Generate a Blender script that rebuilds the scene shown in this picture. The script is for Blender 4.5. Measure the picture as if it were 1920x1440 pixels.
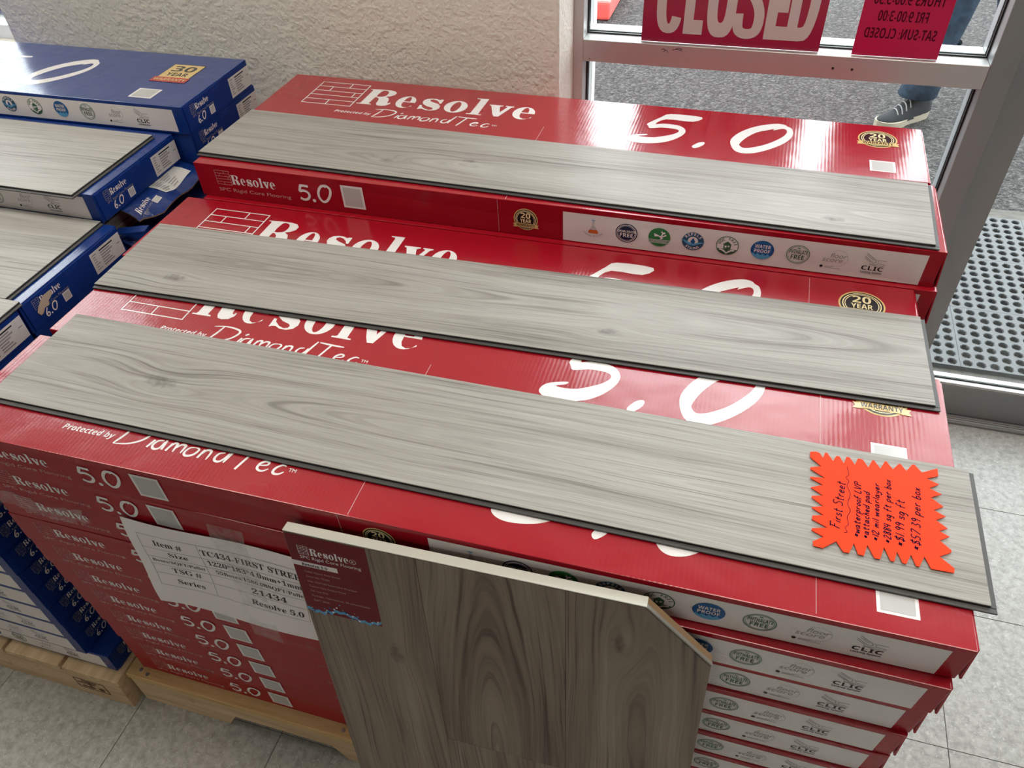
import bpy, bmesh, math, random
from mathutils import Vector, Matrix
from mathutils.geometry import tessellate_polygon

for _o in list(bpy.data.objects): bpy.data.objects.remove(_o)
sc = bpy.context.scene
COL = sc.collection
rnd = random.Random(4)
PI = math.pi

# ------------------------------------------------------------------ camera, sky, lamps, exposure
cam = bpy.data.cameras.new('camera')
cam.sensor_fit = 'HORIZONTAL'; cam.sensor_width = 36.0
cam.lens = 36.0 * 1457.16 / 1920.0
cam.clip_start = 0.02
camo = bpy.data.objects.new('camera', cam); COL.objects.link(camo)
_r = Vector((0.959306, 0.279877, -0.037426)); _u = -Vector((0.166055, -0.666372, -0.726893)); _b = -Vector((-0.228380, 0.691098, -0.685730))
M = Matrix((( _r.x, _u.x, _b.x, 0.9077), (_r.y, _u.y, _b.y, -0.5112), (_r.z, _u.z, _b.z, 1.50965), (0, 0, 0, 1)))
camo.matrix_world = M
sc.camera = camo

SKY = 6.3          # overcast sky
LAMP = 6.5         # ceiling fluorescent panels
w = bpy.data.worlds.new('overcast_sky'); sc.world = w; w.use_nodes = True
_bg = w.node_tree.nodes['Background']
_bg.inputs[0].default_value = (0.93, 0.97, 1.0, 1); _bg.inputs[1].default_value = SKY
sc.view_settings.view_transform = 'Standard'; sc.view_settings.look = 'None'
sc.view_settings.gamma = 1.0; sc.view_settings.exposure = 0.55
sc.view_settings.use_curve_mapping = False

# ------------------------------------------------------------------ material helpers
class NT:
    def __init__(s, name):
        s.m = bpy.data.materials.new(name); s.m.use_nodes = True
        s.t = s.m.node_tree; s.n = s.t.nodes; s.l = s.t.links
        s.p = s.n['Principled BSDF']; s.out = s.n['Material Output']
    def add(s, t, **k):
        n = s.n.new(t)
        for a, v in k.items(): setattr(n, a, v)
        return n
    def put(s, sock, v):
        if hasattr(v, 'is_linked') or isinstance(v, bpy.types.NodeSocket): s.l.new(v, sock)
        else: sock.default_value = v
    def math(s, op, a, b=None, c=None, clamp=False):
        n = s.add('ShaderNodeMath', operation=op); n.use_clamp = clamp
        s.put(n.inputs[0], a)
        if b is not None: s.put(n.inputs[1], b)
        if c is not None: s.put(n.inputs[2], c)
        return n.outputs[0]
    def obj(s): return s.add('ShaderNodeTexCoord').outputs['Object']
    def sep(s, v):
        n = s.add('ShaderNodeSeparateXYZ'); s.l.new(v, n.inputs[0]); return n.outputs
    def comb(s, x, y, z):
        n = s.add('ShaderNodeCombineXYZ')
        for i, v in enumerate((x, y, z)): s.put(n.inputs[i], v)
        return n.outputs[0]
    def noise(s, vec, scale=1, detail=2, rough=.5, dist=0):
        n = s.add('ShaderNodeTexNoise'); s.put(n.inputs['Vector'], vec)
        n.inputs['Scale'].default_value = scale; n.inputs['Detail'].default_value = detail
        n.inputs['Roughness'].default_value = rough; n.inputs['Distortion'].default_value = dist
        return n.outputs['Fac']
    def voro(s, vec, scale, out='Distance'):
        n = s.add('ShaderNodeTexVoronoi'); s.put(n.inputs['Vector'], vec); n.inputs['Scale'].default_value = scale
        return n.outputs[out]
    def ramp(s, f, stops, interp='LINEAR'):
        n = s.add('ShaderNodeValToRGB'); s.l.new(f, n.inputs[0]); cr = n.color_ramp; cr.interpolation = interp
        while len(cr.elements) < len(stops): cr.elements.new(.5)
        for e, (p, c) in zip(cr.elements, stops):
            e.position = p; e.color = (c[0], c[1], c[2], 1) if not isinstance(c, (int, float)) else (c, c, c, 1)
        return n.outputs[0]
    def mix(s, f, a, b, mode='MIX'):
        n = s.add('ShaderNodeMix', data_type='RGBA', blend_type=mode)
        s.put(n.inputs[0], f)
        for i, v in ((6, a), (7, b)):
            if isinstance(v, tuple): n.inputs[i].default_value = (v[0], v[1], v[2], 1)
            else: s.l.new(v, n.inputs[i])
        return n.outputs[2]
    def bump(s, h, dist, strength=1.0, prev=None):
        n = s.add('ShaderNodeBump'); s.l.new(h, n.inputs['Height'])
        n.inputs['Distance'].default_value = dist; n.inputs['Strength'].default_value = strength
        if prev is not None: s.l.new(prev, n.inputs['Normal'])
        return n.outputs[0]
    def done(s, color=None, rough=.5, metal=0, spec=.5, normal=None, coat=0, coatr=.1):
        p = s.p
        if color is not None:
            if isinstance(color, tuple): p.inputs['Base Color'].default_value = (*color[:3], 1)
            else: s.l.new(color, p.inputs['Base Color'])
        s.put(p.inputs['Roughness'], rough)
        p.inputs['Metallic'].default_value = metal; p.inputs['Specular IOR Level'].default_value = spec
        p.inputs['Coat Weight'].default_value = coat; p.inputs['Coat Roughness'].default_value = coatr
        if normal is not None: s.l.new(normal, p.inputs['Normal'])
        return s.m

def plain(name, c, rough=.5, metal=0, spec=.5, **k): return NT(name).done(c, rough, metal, spec, **k)

def lid_gloss(t, nb, spec):
    # only the lid panel of a carton is varnished; its sides are nearly matte board
    up = t.math('GREATER_THAN', t.sep(t.add('ShaderNodeTexCoord').outputs['Normal'])[2], .5)
    t.l.new(nb, t.p.inputs['Coat Normal'])
    t.l.new(t.math('MULTIPLY_ADD', up, .56, .04), t.p.inputs['Coat Weight'])
    t.l.new(t.math('MULTIPLY_ADD', up, spec-.16, .16), t.p.inputs['Specular IOR Level'])
def carton_mat(name, c, rough=.24, spec=.45):
    t = NT(name); P = t.obj(); x, y, z = t.sep(P)
    am = t.noise(P, 9, 3)
    ribs = t.math('SINE', t.math('MULTIPLY', t.math('ADD', x, t.math('MULTIPLY', t.noise(P, 25, 2), .002)), 2*PI/.0056))
    h = t.math('MULTIPLY', ribs, t.math('MULTIPLY_ADD', am, 1.2, -.15))
    nb = t.bump(h, .00005, 1.0)
    nb = t.bump(t.noise(P, 320, 2), .00004, 1.0, nb)
    nb = t.bump(t.noise(P, 14, 2), .0016, 1.0, nb)
    wear = t.ramp(t.noise(P, 60, 6, .75), [(.68, 0.0), (.76, 1.0)])
    col = t.mix(t.math('MULTIPLY', wear, .12), c, (min(1, c[0]+.35), c[1]+.25, c[2]+.25))
    rr = t.math('MULTIPLY_ADD', t.noise(P, 7, 3), .16, rough-.07)
    m = t.done(col, rr, 0, spec, nb, .6, .13); lid_gloss(t, nb, spec); return m

def ink(name, c, rough=.26, spec=.45):
    t = NT(name); P = t.obj()
    nb = t.bump(t.noise(P, 320, 2), .00004, 1.0)
    nb = t.bump(t.noise(P, 14, 2), .0016, 1.0, nb)
    m = t.done(c, rough, 0, spec, nb, .6, .13); lid_gloss(t, nb, spec); return m

def wood_mat(name, dark, mid, light, knots=(), seed=0., axis='x', amp=1.0, rough=.46, contrast=1.0, bend=1.0, coarse=1.0, cath=None, bigw=.40):
    t = NT(name); P = t.obj(); X, Y, Z = t.sep(P)
    x, y = (X, Y) if axis == 'x' else (Y, X)
    xs = t.math('ADD', x, seed)
    low = t.noise(t.comb(t.math('MULTIPLY', xs, 2.2), t.math('MULTIPLY', y, 9.0), seed), 1, 1)
    low2 = t.noise(t.comb(t.math('MULTIPLY', xs, 9.0), t.math('MULTIPLY', y, 40.0), seed+3), 1, 2)
    y0 = y
    if cath:   # rings of a slightly slanting trunk cut by the face: nested arches that run out into straight grain
        yc, xc, bb = cath
        dy_ = t.math('SUBTRACT', y, yc); dx_ = t.math('MULTIPLY', t.math('SUBTRACT', x, xc), bb)
        y0 = t.math('SQRT', t.math('ADD', t.math('MULTIPLY', dy_, dy_), t.math('MULTIPLY', dx_, dx_)))
    s = t.math('MULTIPLY_ADD', low, .042*bend, y0)
    s = t.math('MULTIPLY_ADD', low2, .0045*bend, s)
    core = None
    for kx, ky, r in knots:
        dx = t.math('MULTIPLY', t.math('SUBTRACT', x, kx), 1/(2.4*r)); dy = t.math('MULTIPLY', t.math('SUBTRACT', y, ky), 1/r)
        d2 = t.math('ADD', t.math('MULTIPLY', dx, dx), t.math('MULTIPLY', dy, dy))
        wob = t.math('MULTIPLY_ADD', t.noise(t.comb(x, y, seed), 110, 3), 2.4, t.math('ADD', t.math('MULTIPLY', d2, 1.8), -1.0))
        e = t.math('POWER', 2.718, t.math('MULTIPLY', d2, -.30))
        s = t.math('ADD', s, t.math('MULTIPLY', t.math('MULTIPLY', e, dy), r*.8))
        kcore = t.math('SUBTRACT', 1.0, t.math('MULTIPLY', wob, .8), clamp=True)
        core = kcore if core is None else t.math('MAXIMUM', core, kcore)
    big = t.noise(t.comb(t.math('MULTIPLY', xs, 1.6), t.math('MULTIPLY', s, 26.0), seed), 1, 3)
    st = t.noise(t.comb(t.math('MULTIPLY', xs, 3.2), t.math('MULTIPLY', s, 270.0*coarse), seed+7), 1, 2, .55)
    fine = t.noise(t.comb(t.math('MULTIPLY', xs, 14.0), t.math('MULTIPLY', s, 700.0), seed+11), 1, 2, .6)
    zone = t.ramp(t.noise(t.comb(t.math('MULTIPLY', xs, 2.0), t.math('MULTIPLY', y, 12.0), seed+5), 1, 2), [(.40, .10), (.64, 1.0)])
    v = t.math('ADD', t.math('MULTIPLY', big, bigw), t.math('ADD', t.math('MULTIPLY', st, .30), t.math('MULTIPLY', fine, .70-bigw)))
    c = contrast
    col = t.ramp(v, [(.5-.20/c, dark), (.5-.02/c, mid), (.5+.14/c, light)])
    lines = t.math('MULTIPLY', t.ramp(st, [(.33, 1.0), (.44, 0.0)]), zone)
    col = t.mix(t.math('MULTIPLY', lines, .68*amp), col, dark)
    if core is not None:
        col = t.mix(t.math('MULTIPLY', core, .60), col, tuple(q*.6 for q in dark))
    nb = t.bump(t.math('ADD', t.math('MULTIPLY', lines, -.8), t.math('MULTIPLY', fine, .5)), .0005*amp, 1.0)
    return t.done(col, rough, 0, .28, nb)

def rough_wood(name, a, b, axis='x'):
    t = NT(name); P = t.obj(); X, Y, Z = t.sep(P)
    x, y = (X, Y) if axis == 'x' else (Y, X)
    v = t.noise(t.comb(t.math('MULTIPLY', x, 5), t.math('MULTIPLY', y, 60), t.math('MULTIPLY', Z, 60)), 1, 4, .65)
    sp = t.ramp(t.noise(P, 24, 4, .7), [(.62, 0.0), (.72, 1.0)])
    col = t.mix(t.math('MULTIPLY', sp, .45), t.ramp(v, [(.3, a), (.7, b)]), tuple(q*.45 for q in a))
    return t.done(col, .75, 0, .3, t.bump(v, .0015, .8))

MT = {}
MT['red'] = carton_mat('red_carton_gloss', (.35, .005, .016))
MT['blue'] = carton_mat('blue_carton_gloss', (.007, .036, .21))
MT['white'] = ink('white_ink', (.83, .81, .82))
MT['strip'] = ink('white_strip_ink', (.76, .72, .72), .3)
MT['greyink'] = ink('grey_ink', (.30, .29, .30))
MT['black'] = ink('black_ink', (.012, .012, .016))
MT['gold'] = ink('gold_ink', (.70, .50, .20))
MT['goldlight'] = ink('pale_gold_ink', (.85, .72, .42))
MT['redink'] = ink('red_ink', (.45, .02, .02))
MT['navy'] = ink('navy_ink', (.015, .022, .06))
MT['green'] = ink('green_ink', (.03, .20, .06))
MT['dgreen'] = ink('dark_green_ink', (.04, .12, .07))
MT['sage'] = ink('sage_ink', (.16, .26, .19))
MT['teal'] = ink('teal_ink', (.03, .10, .18))
MT['blueink'] = ink('blue_ink', (.015, .10, .30))
MT['skyink'] = ink('light_blue_ink', (.10, .35, .62))
MT['orange'] = ink('orange_ink', (.65, .14, .03))
MT['palered'] = ink('pale_red_ink', (.60, .34, .35), .4)
MT['kraft'] = NT('kraft_board').done((.30, .19, .11), .8)
MT['sticker'] = plain('paper_sticker', (.66, .67, .67), .45)
MT['codeground'] = ink('light_grey_ink', (.52, .52, .52))
MT['palegrey'] = ink('pale_grey_ink', (.50, .36, .37))
MT['labelred'] = ink('label_maroon', (.16, .008, .018), .4)
MT['packed'] = plain('packed_plank_edges', (.12, .118, .112), .5)

def _paper():
    t = NT('white_paper'); P = t.obj()
    return t.done((.90, .86, .88), .6, 0, .3, t.bump(t.noise(P, 9, 3), .01, .7))
MT['paper'] = _paper()
MT['paperink'] = plain('printer_toner', (.02, .02, .025), .6)
MT['hairline'] = plain('table_rule_ink', (.25, .25, .26), .6)

PLK = ((.145, .134, .121), (.318, .303, .280), (.410, .398, .375))
MT['tongue'] = plain('dark_core_edge', (.060, .058, .057), .5)
MT['core'] = plain('grey_core', (.035, .035, .037), .45)

def _alu(name, c, rough, metal=.55):
    t = NT(name); P = t.obj()
    n = t.noise(P, 18, 4, .7)
    sc_ = t.ramp(t.noise(P, 70, 5, .8), [(.66, 0.0), (.72, 1.0)])
    col = t.mix(t.math('MULTIPLY', sc_, .25), c, (.10, .09, .085))
    return t.done(col, t.math('MULTIPLY_ADD', n, .2, rough-.1), metal, .5, t.bump(n, .0004, .4))
MT['alu'] = _alu('mill_aluminium', (.52, .52, .52), .42)
MT['alud'] = _alu('door_aluminium', (.27, .28, .287), .45)
MT['gasket'] = plain('black_rubber_gasket', (.01, .01, .011), .55)

def _glass():
    t = NT('clear_window_glass'); n = t.n; n.remove(t.p)
    tr = t.add('ShaderNodeBsdfTransparent'); tr.inputs[0].default_value = (.93, .95, .945, 1)
    gl = t.add('ShaderNodeBsdfGlossy'); gl.inputs['Roughness'].default_value = 0.0
    fr = t.add('ShaderNodeFresnel'); fr.inputs[0].default_value = 1.45
    mx = t.add('ShaderNodeMixShader'); t.l.new(t.math('MULTIPLY', fr.outputs[0], .6), mx.inputs[0])
    t.l.new(tr.outputs[0], mx.inputs[1]); t.l.new(gl.outputs[0], mx.inputs[2]); t.l.new(mx.outputs[0], t.out.inputs[0])
    return t.m
MT['glass'] = _glass()

def _tape():
    t = NT('clear_packing_tape'); P = t.obj()
    t.p.inputs['Base Color'].default_value = (.75, .74, .74, 1); t.p.inputs['Roughness'].default_value = .18
    t.l.new(t.bump(t.noise(P, 60, 3), .004, 1.0), t.p.inputs['Normal'])
    tr = t.add('ShaderNodeBsdfTransparent'); mx = t.add('ShaderNodeMixShader')
    t.l.new(t.math('MULTIPLY_ADD', t.noise(P, 80, 4, .7), .5, -.08), mx.inputs[0])
    t.l.new(tr.outputs[0], mx.inputs[1]); t.l.new(t.p.outputs[0], mx.inputs[2]); t.l.new(mx.outputs[0], t.out.inputs[0])
    return t.m
MT['tape'] = _tape()

def _wall():
    t = NT('orange_peel_wall_paint'); P = t.obj()
    a = t.noise(P, 130, 1, .5); b = t.noise(P, 45, 1)
    col = t.mix(t.noise(P, 3, 3), (.79, .765, .68), (.83, .81, .74))
    return t.done(col, .6, 0, .35, t.bump(t.math('ADD', a, b), .0022, 1.0))
MT['wall'] = _wall()
MT['wallfar'] = plain('dark_unseen_wall', (.20, .18, .16), .7)  # unseen walls, coloured dark to cut the light bounced onto the carton fronts
MT['ceiling'] = plain('ceiling_tile_white', (.70, .69, .66), .8)

def _vct():
    t = NT('speckled_vinyl_tile'); P = t.obj()
    oi = t.add('ShaderNodeObjectInfo').outputs['Random']
    x, y, z = t.sep(P)
    Q = t.comb(t.math('MULTIPLY_ADD', oi, 9.0, x), t.math('MULTIPLY_ADD', oi, 5.0, y), z)
    v = t.noise(Q, 70, 3, .6); v2 = t.noise(Q, 16, 3)
    col = t.ramp(t.math('MULTIPLY_ADD', v2, .18, t.math('MULTIPLY', v, .82)), [(.36, (.27, .268, .245)), (.50, (.355, .352, .325)), (.62, (.42, .42, .395))])
    fl = t.ramp(t.noise(Q, 130, 2, .5, 1.6), [(.60, 0.0), (.66, 1.0)])
    col = t.mix(t.math('MULTIPLY', fl, .55), col, (.56, .57, .55))
    dk = t.ramp(t.noise(Q, 58, 4, .6, .8), [(.69, 0.0), (.73, 1.0)])
    col = t.mix(t.math('MULTIPLY', dk, .75), col, (.14, .14, .13))
    nb = t.bump(t.noise(Q, 40, 3), .0009, .8)
    return t.done(col, t.math('MULTIPLY_ADD', v2, .25, .22), 0, .5, nb)
MT['vct'] = _vct()
MT['grout'] = plain('tile_joint_dirt', (.06, .058, .052), .8)

def _asphalt():
    t = NT('coarse_asphalt'); P = t.obj()
    n = t.add('ShaderNodeTexVoronoi'); t.put(n.inputs['Vector'], P); n.inputs['Scale'].default_value = 105
    cr, cg, cb = t.sep(n.outputs['Color'])
    f = t.math('MULTIPLY_ADD', t.noise(P, 40, 4, .7), .5, t.math('MULTIPLY', cr, .6))
    col = t.ramp(f, [(.22, (.010, .010, .0105)), (.50, (.029, .0278, .0272)), (.70, (.045, .0425, .041)), (.90, (.090, .084, .081))])
    col = t.mix(t.math('MULTIPLY', t.ramp(t.noise(P, 1.3, 3), [(.4, 0.0), (.65, 1.0)]), .25), col, (.026, .018, .016))
    nb = t.bump(t.math('SUBTRACT', 1.0, n.outputs['Distance']), .008, 1.0)
    nb = t.bump(t.noise(P, 160, 3), .003, .7, nb)
    return t.done(col, .8, 0, .12, nb)
MT['asphalt'] = _asphalt()
def _conc():
    t = NT('worn_concrete'); P = t.obj()
    v = t.noise(P, 18, 6, .75)
    return t.done(t.ramp(v, [(.3, (.035, .032, .027)), (.7, (.085, .08, .07))]), .85, 0, .3, t.bump(t.noise(P, 90, 4), .003, .8))
MT['concrete'] = _conc()
def _rub():
    t = NT('grey_rubber'); P = t.obj()
    v = t.noise(P, 60, 4, .7)
    return t.done(t.ramp(v, [(.3, (.024, .026, .028)), (.7, (.045, .048, .051))]), .55, 0, .45, t.bump(v, .001, .5))
MT['rubber'] = _rub()
MT['pine'] = rough_wood('pallet_pine', (.48, .33, .19), (.70, .53, .34))
MT['piney'] = rough_wood('pallet_pine_cross', (.50, .35, .20), (.72, .55, .34), 'y')
MT['ply'] = rough_wood('yellow_plywood', (.50, .32, .13), (.72, .51, .25))
MT['screw'] = plain('zinc_screw', (.5, .5, .5), .35, .9)
MT['burn'] = plain('burnt_stamp', (.09, .035, .02), .8)
MT['mdf'] = NT('tan_backer_board').done((.33, .21, .115), .75)
MT['edgewhite'] = plain('white_edge_band', (.66, .66, .60), .45)
MT['tag'] = plain('fluorescent_orange_card', (1.0, .050, .006), .55, spec=.12)
MT['pen'] = plain('blue_black_pen', (.012, .006, .03), .9, spec=.05)
MT['sign'] = plain('glossy_maroon_sign', (.33, .015, .055), .25, spec=.55)
MT['signwhite'] = plain('sign_white', (.58, .53, .52), .35)
def _hsign():
    t = NT('translucent_red_acrylic')
    t.p.inputs['Base Color'].default_value = (.50, .016, .085, 1); t.p.inputs['Roughness'].default_value = .3
    tl = t.add('ShaderNodeBsdfTranslucent'); tl.inputs[0].default_value = (.50, .035, .14, 1)
    mx = t.add('ShaderNodeMixShader'); mx.inputs[0].default_value = .35
    t.l.new(t.p.outputs[0], mx.inputs[1]); t.l.new(tl.outputs[0], mx.inputs[2]); t.l.new(mx.outputs[0], t.out.inputs[0])
    return t.m
MT['hsign'] = _hsign()
MT['hink'] = plain('dark_red_lettering', (.07, .004, .016), .7, spec=.1)
def _denim():
    t = NT('blue_denim'); P = t.obj()
    v = t.noise(P, 30, 5, .7)
    return t.done(t.ramp(v, [(.3, (.006, .011, .02)), (.7, (.022, .040, .066))]), .85, 0, .2, t.bump(t.noise(P, 9, 3), .02, .8))
MT['denim'] = _denim()
MT['jacket'] = plain('grey_jacket', (.10, .10, .11), .8)
MT['skin'] = plain('skin', (.50, .29, .21), .5)
MT['hair'] = plain('brown_hair', (.05, .03, .02), .6)
MT['shoe'] = NT('charcoal_knit').done((.012, .013, .015), .85, spec=.2)
MT['sole'] = plain('cream_foam_sole', (.22, .19, .14), .7)
MT['lace'] = plain('grey_lace', (.13, .125, .12), .8)
MT['redpaint'] = plain('red_kerb_paint', (.55, .07, .06), .6)
MT['whitepaint'] = plain('white_frame_paint', (.75, .76, .76), .4)
def _lamp():
    t = NT('fluorescent_diffuser'); t.p.inputs['Emission Color'].default_value = (1.0, .93, .82, 1); t.p.inputs['Emission Strength'].default_value = LAMP
    return t.m
MT['lamp'] = _lamp()

# ------------------------------------------------------------------ object helpers
def put(name, me, parent=None, loc=None, rot=None, mat=None, **props):
    o = bpy.data.objects.new(name, me); COL.objects.link(o)
    if parent is not None: o.parent = parent
    if loc is not None: o.location = loc
    if rot is not None: o.rotation_euler = rot
    for k, v in props.items(): o[k] = v
    return o
def mesh_from(name, vs, fs, mats, idx=None, smooth=False):
    me = bpy.data.meshes.new(name); me.from_pydata([tuple(v) for v in vs], [], fs)
    for m in (mats if isinstance(mats, (list, tuple)) else [mats]): me.materials.append(m)
    if idx: me.polygons.foreach_set('material_index', idx)
    if smooth: me.polygons.foreach_set('use_smooth', [True]*len(me.polygons))
    me.update(); return me
def box_mesh(name, a, b, mat, bevel=0.0, seg=1):
    bm = bmesh.new(); bmesh.ops.create_cube(bm, size=1)
    for v in bm.verts: v.co = Vector([a[i] + (v.co[i]+.5)*(b[i]-a[i]) for i in range(3)])
    if bevel: bmesh.ops.bevel(bm, geom=bm.edges[:], offset=bevel, segments=seg, affect='EDGES', profile=.6)
    me = bpy.data.meshes.new(name); bm.to_mesh(me); bm.free(); me.materials.append(mat); return me
def boxes_mesh(name, lst, mat, bevel=0):
    bm = bmesh.new()
    for a, b in lst:
        r = bmesh.ops.create_cube(bm, size=1)
        for v in r['verts']: v.co = Vector([a[i] + (v.co[i]+.5)*(b[i]-a[i]) for i in range(3)])
    if bevel: bmesh.ops.bevel(bm, geom=bm.edges[:], offset=bevel, segments=1, affect='EDGES')
    me = bpy.data.meshes.new(name); bm.to_mesh(me); bm.free(); me.materials.append(mat); return me
def prism(name, poly, d0, d1, mat, axes='xy', mats=None):
    """polygon (2-D) extruded from d0 to d1 along the remaining axis"""
    n = len(poly)
    def P(a, b, d):
        return {'xy': (a, b, d), 'xz': (a, d, b), 'yz': (d, a, b)}[axes]
    vs = [P(a, b, d0) for a, b in poly] + [P(a, b, d1) for a, b in poly]
    tr = tessellate_polygon([[Vector((a, b, 0)) for a, b in poly]])
    fs = [tuple(t) for t in tr] + [tuple(n+i for i in t) for t in tr] + [(i, (i+1) % n, n+(i+1) % n, n+i) for i in range(n)]
    me = mesh_from(name, vs, fs, mat)
    bm = bmesh.new(); bm.from_mesh(me); bmesh.ops.recalc_face_normals(bm, faces=bm.faces[:]); bm.to_mesh(me); bm.free()
    return me
def tube(path, r, n=6, mat=None, name='tube'):
    vs, fs = [], []
    for i, p in enumerate(path):
        p = Vector(p); d = (Vector(path[min(i+1, len(path)-1)]) - Vector(path[max(i-1, 0)])).normalized()
        a = d.cross(Vector((0, 0, 1)) if abs(d.z) < .9 else Vector((1, 0, 0))).normalized(); b = d.cross(a)
        for k in range(n):
            t = 2*PI*k/n; vs.append(p + a*math.cos(t)*r + b*math.sin(t)*r)
    for i in range(len(path)-1):
        for k in range(n): fs.append((i*n+k, i*n+(k+1) % n, (i+1)*n+(k+1) % n, (i+1)*n+k))
    return mesh_from(name, vs, fs, mat, smooth=True)

# ------------------------------------------------------------------ flat print (lettering, marks)
def _alpha(s, U, L, D):
    o = ''
    for c in s:
        if 'A' <= c <= 'Z': o += chr(U+ord(c)-65)
        elif 'a' <= c <= 'z': o += chr(L+ord(c)-97)
        elif c.isdigit() and D: o += chr(D+ord(c)-48)
        else: o += c
    return o
STY = {'': lambda s: s, 'serif': lambda s: _alpha(s, 0x1D400, 0x1D41A, 0x1D7CE), 'bold': lambda s: _alpha(s, 0x1D5D4, 0x1D5EE, 0x1D7EC),
       'bi': lambda s: _alpha(s, 0x1D63C, 0x1D656, 0x1D7EC), 'it': lambda s: _alpha(s, 0x1D608, 0x1D622, None)}
_tc = {}
def text_geo(s, style):
    k = (s, style)
    if k not in _tc:
        c = bpy.data.curves.new('txt', 'FONT'); c.body = STY[style](s); c.size = 1.0; c.resolution_u = 3
        o = bpy.data.objects.new('txt', c); COL.objects.link(o)
        bpy.context.view_layer.update()
        ev = o.evaluated_get(bpy.context.evaluated_depsgraph_get()); me = ev.to_mesh()
        vs = [(v.co.x, v.co.y) for v in me.vertices]; fs = [tuple(p.vertices) for p in me.polygons]
        ev.to_mesh_clear(); bpy.data.objects.remove(o); bpy.data.curves.remove(c)
        if not vs: vs, fs = [(0, 0)], []
        _tc[k] = (vs, fs, min(v[0] for v in vs), max(v[0] for v in vs))
    return _tc[k]
def ell(cx, cy, rx, ry=None, n=32, a0=0, a1=2*PI, rot=0):
    ry = rx if ry is None else ry
    full = abs(a1-a0-2*PI) < 1e-6
    out = []
    for i in range(n if full else n+1):
        t = a0+(a1-a0)*i/n; x, y = rx*math.cos(t), ry*math.sin(t)
        out.append((cx+x*math.cos(rot)-y*math.sin(rot), cy+x*math.sin(rot)+y*math.cos(rot)))
    return out
def smooth_line(pts, sub=5):
    out = []
    n = len(pts)
    for i in range(n-1):
        p0, p1, p2, p3 = pts[max(i-1, 0)], pts[i], pts[i+1], pts[min(i+2, n-1)]
        for k in range(sub):
            t = k/sub
            out.append(tuple(.5*((2*p1[j])+(-p0[j]+p2[j])*t+(2*p0[j]-5*p1[j]+4*p2[j]-p3[j])*t*t+(-p0[j]+3*p1[j]-3*p2[j]+p3[j])*t**3) for j in (0, 1)))
    out.append(pts[-1]); return out

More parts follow.
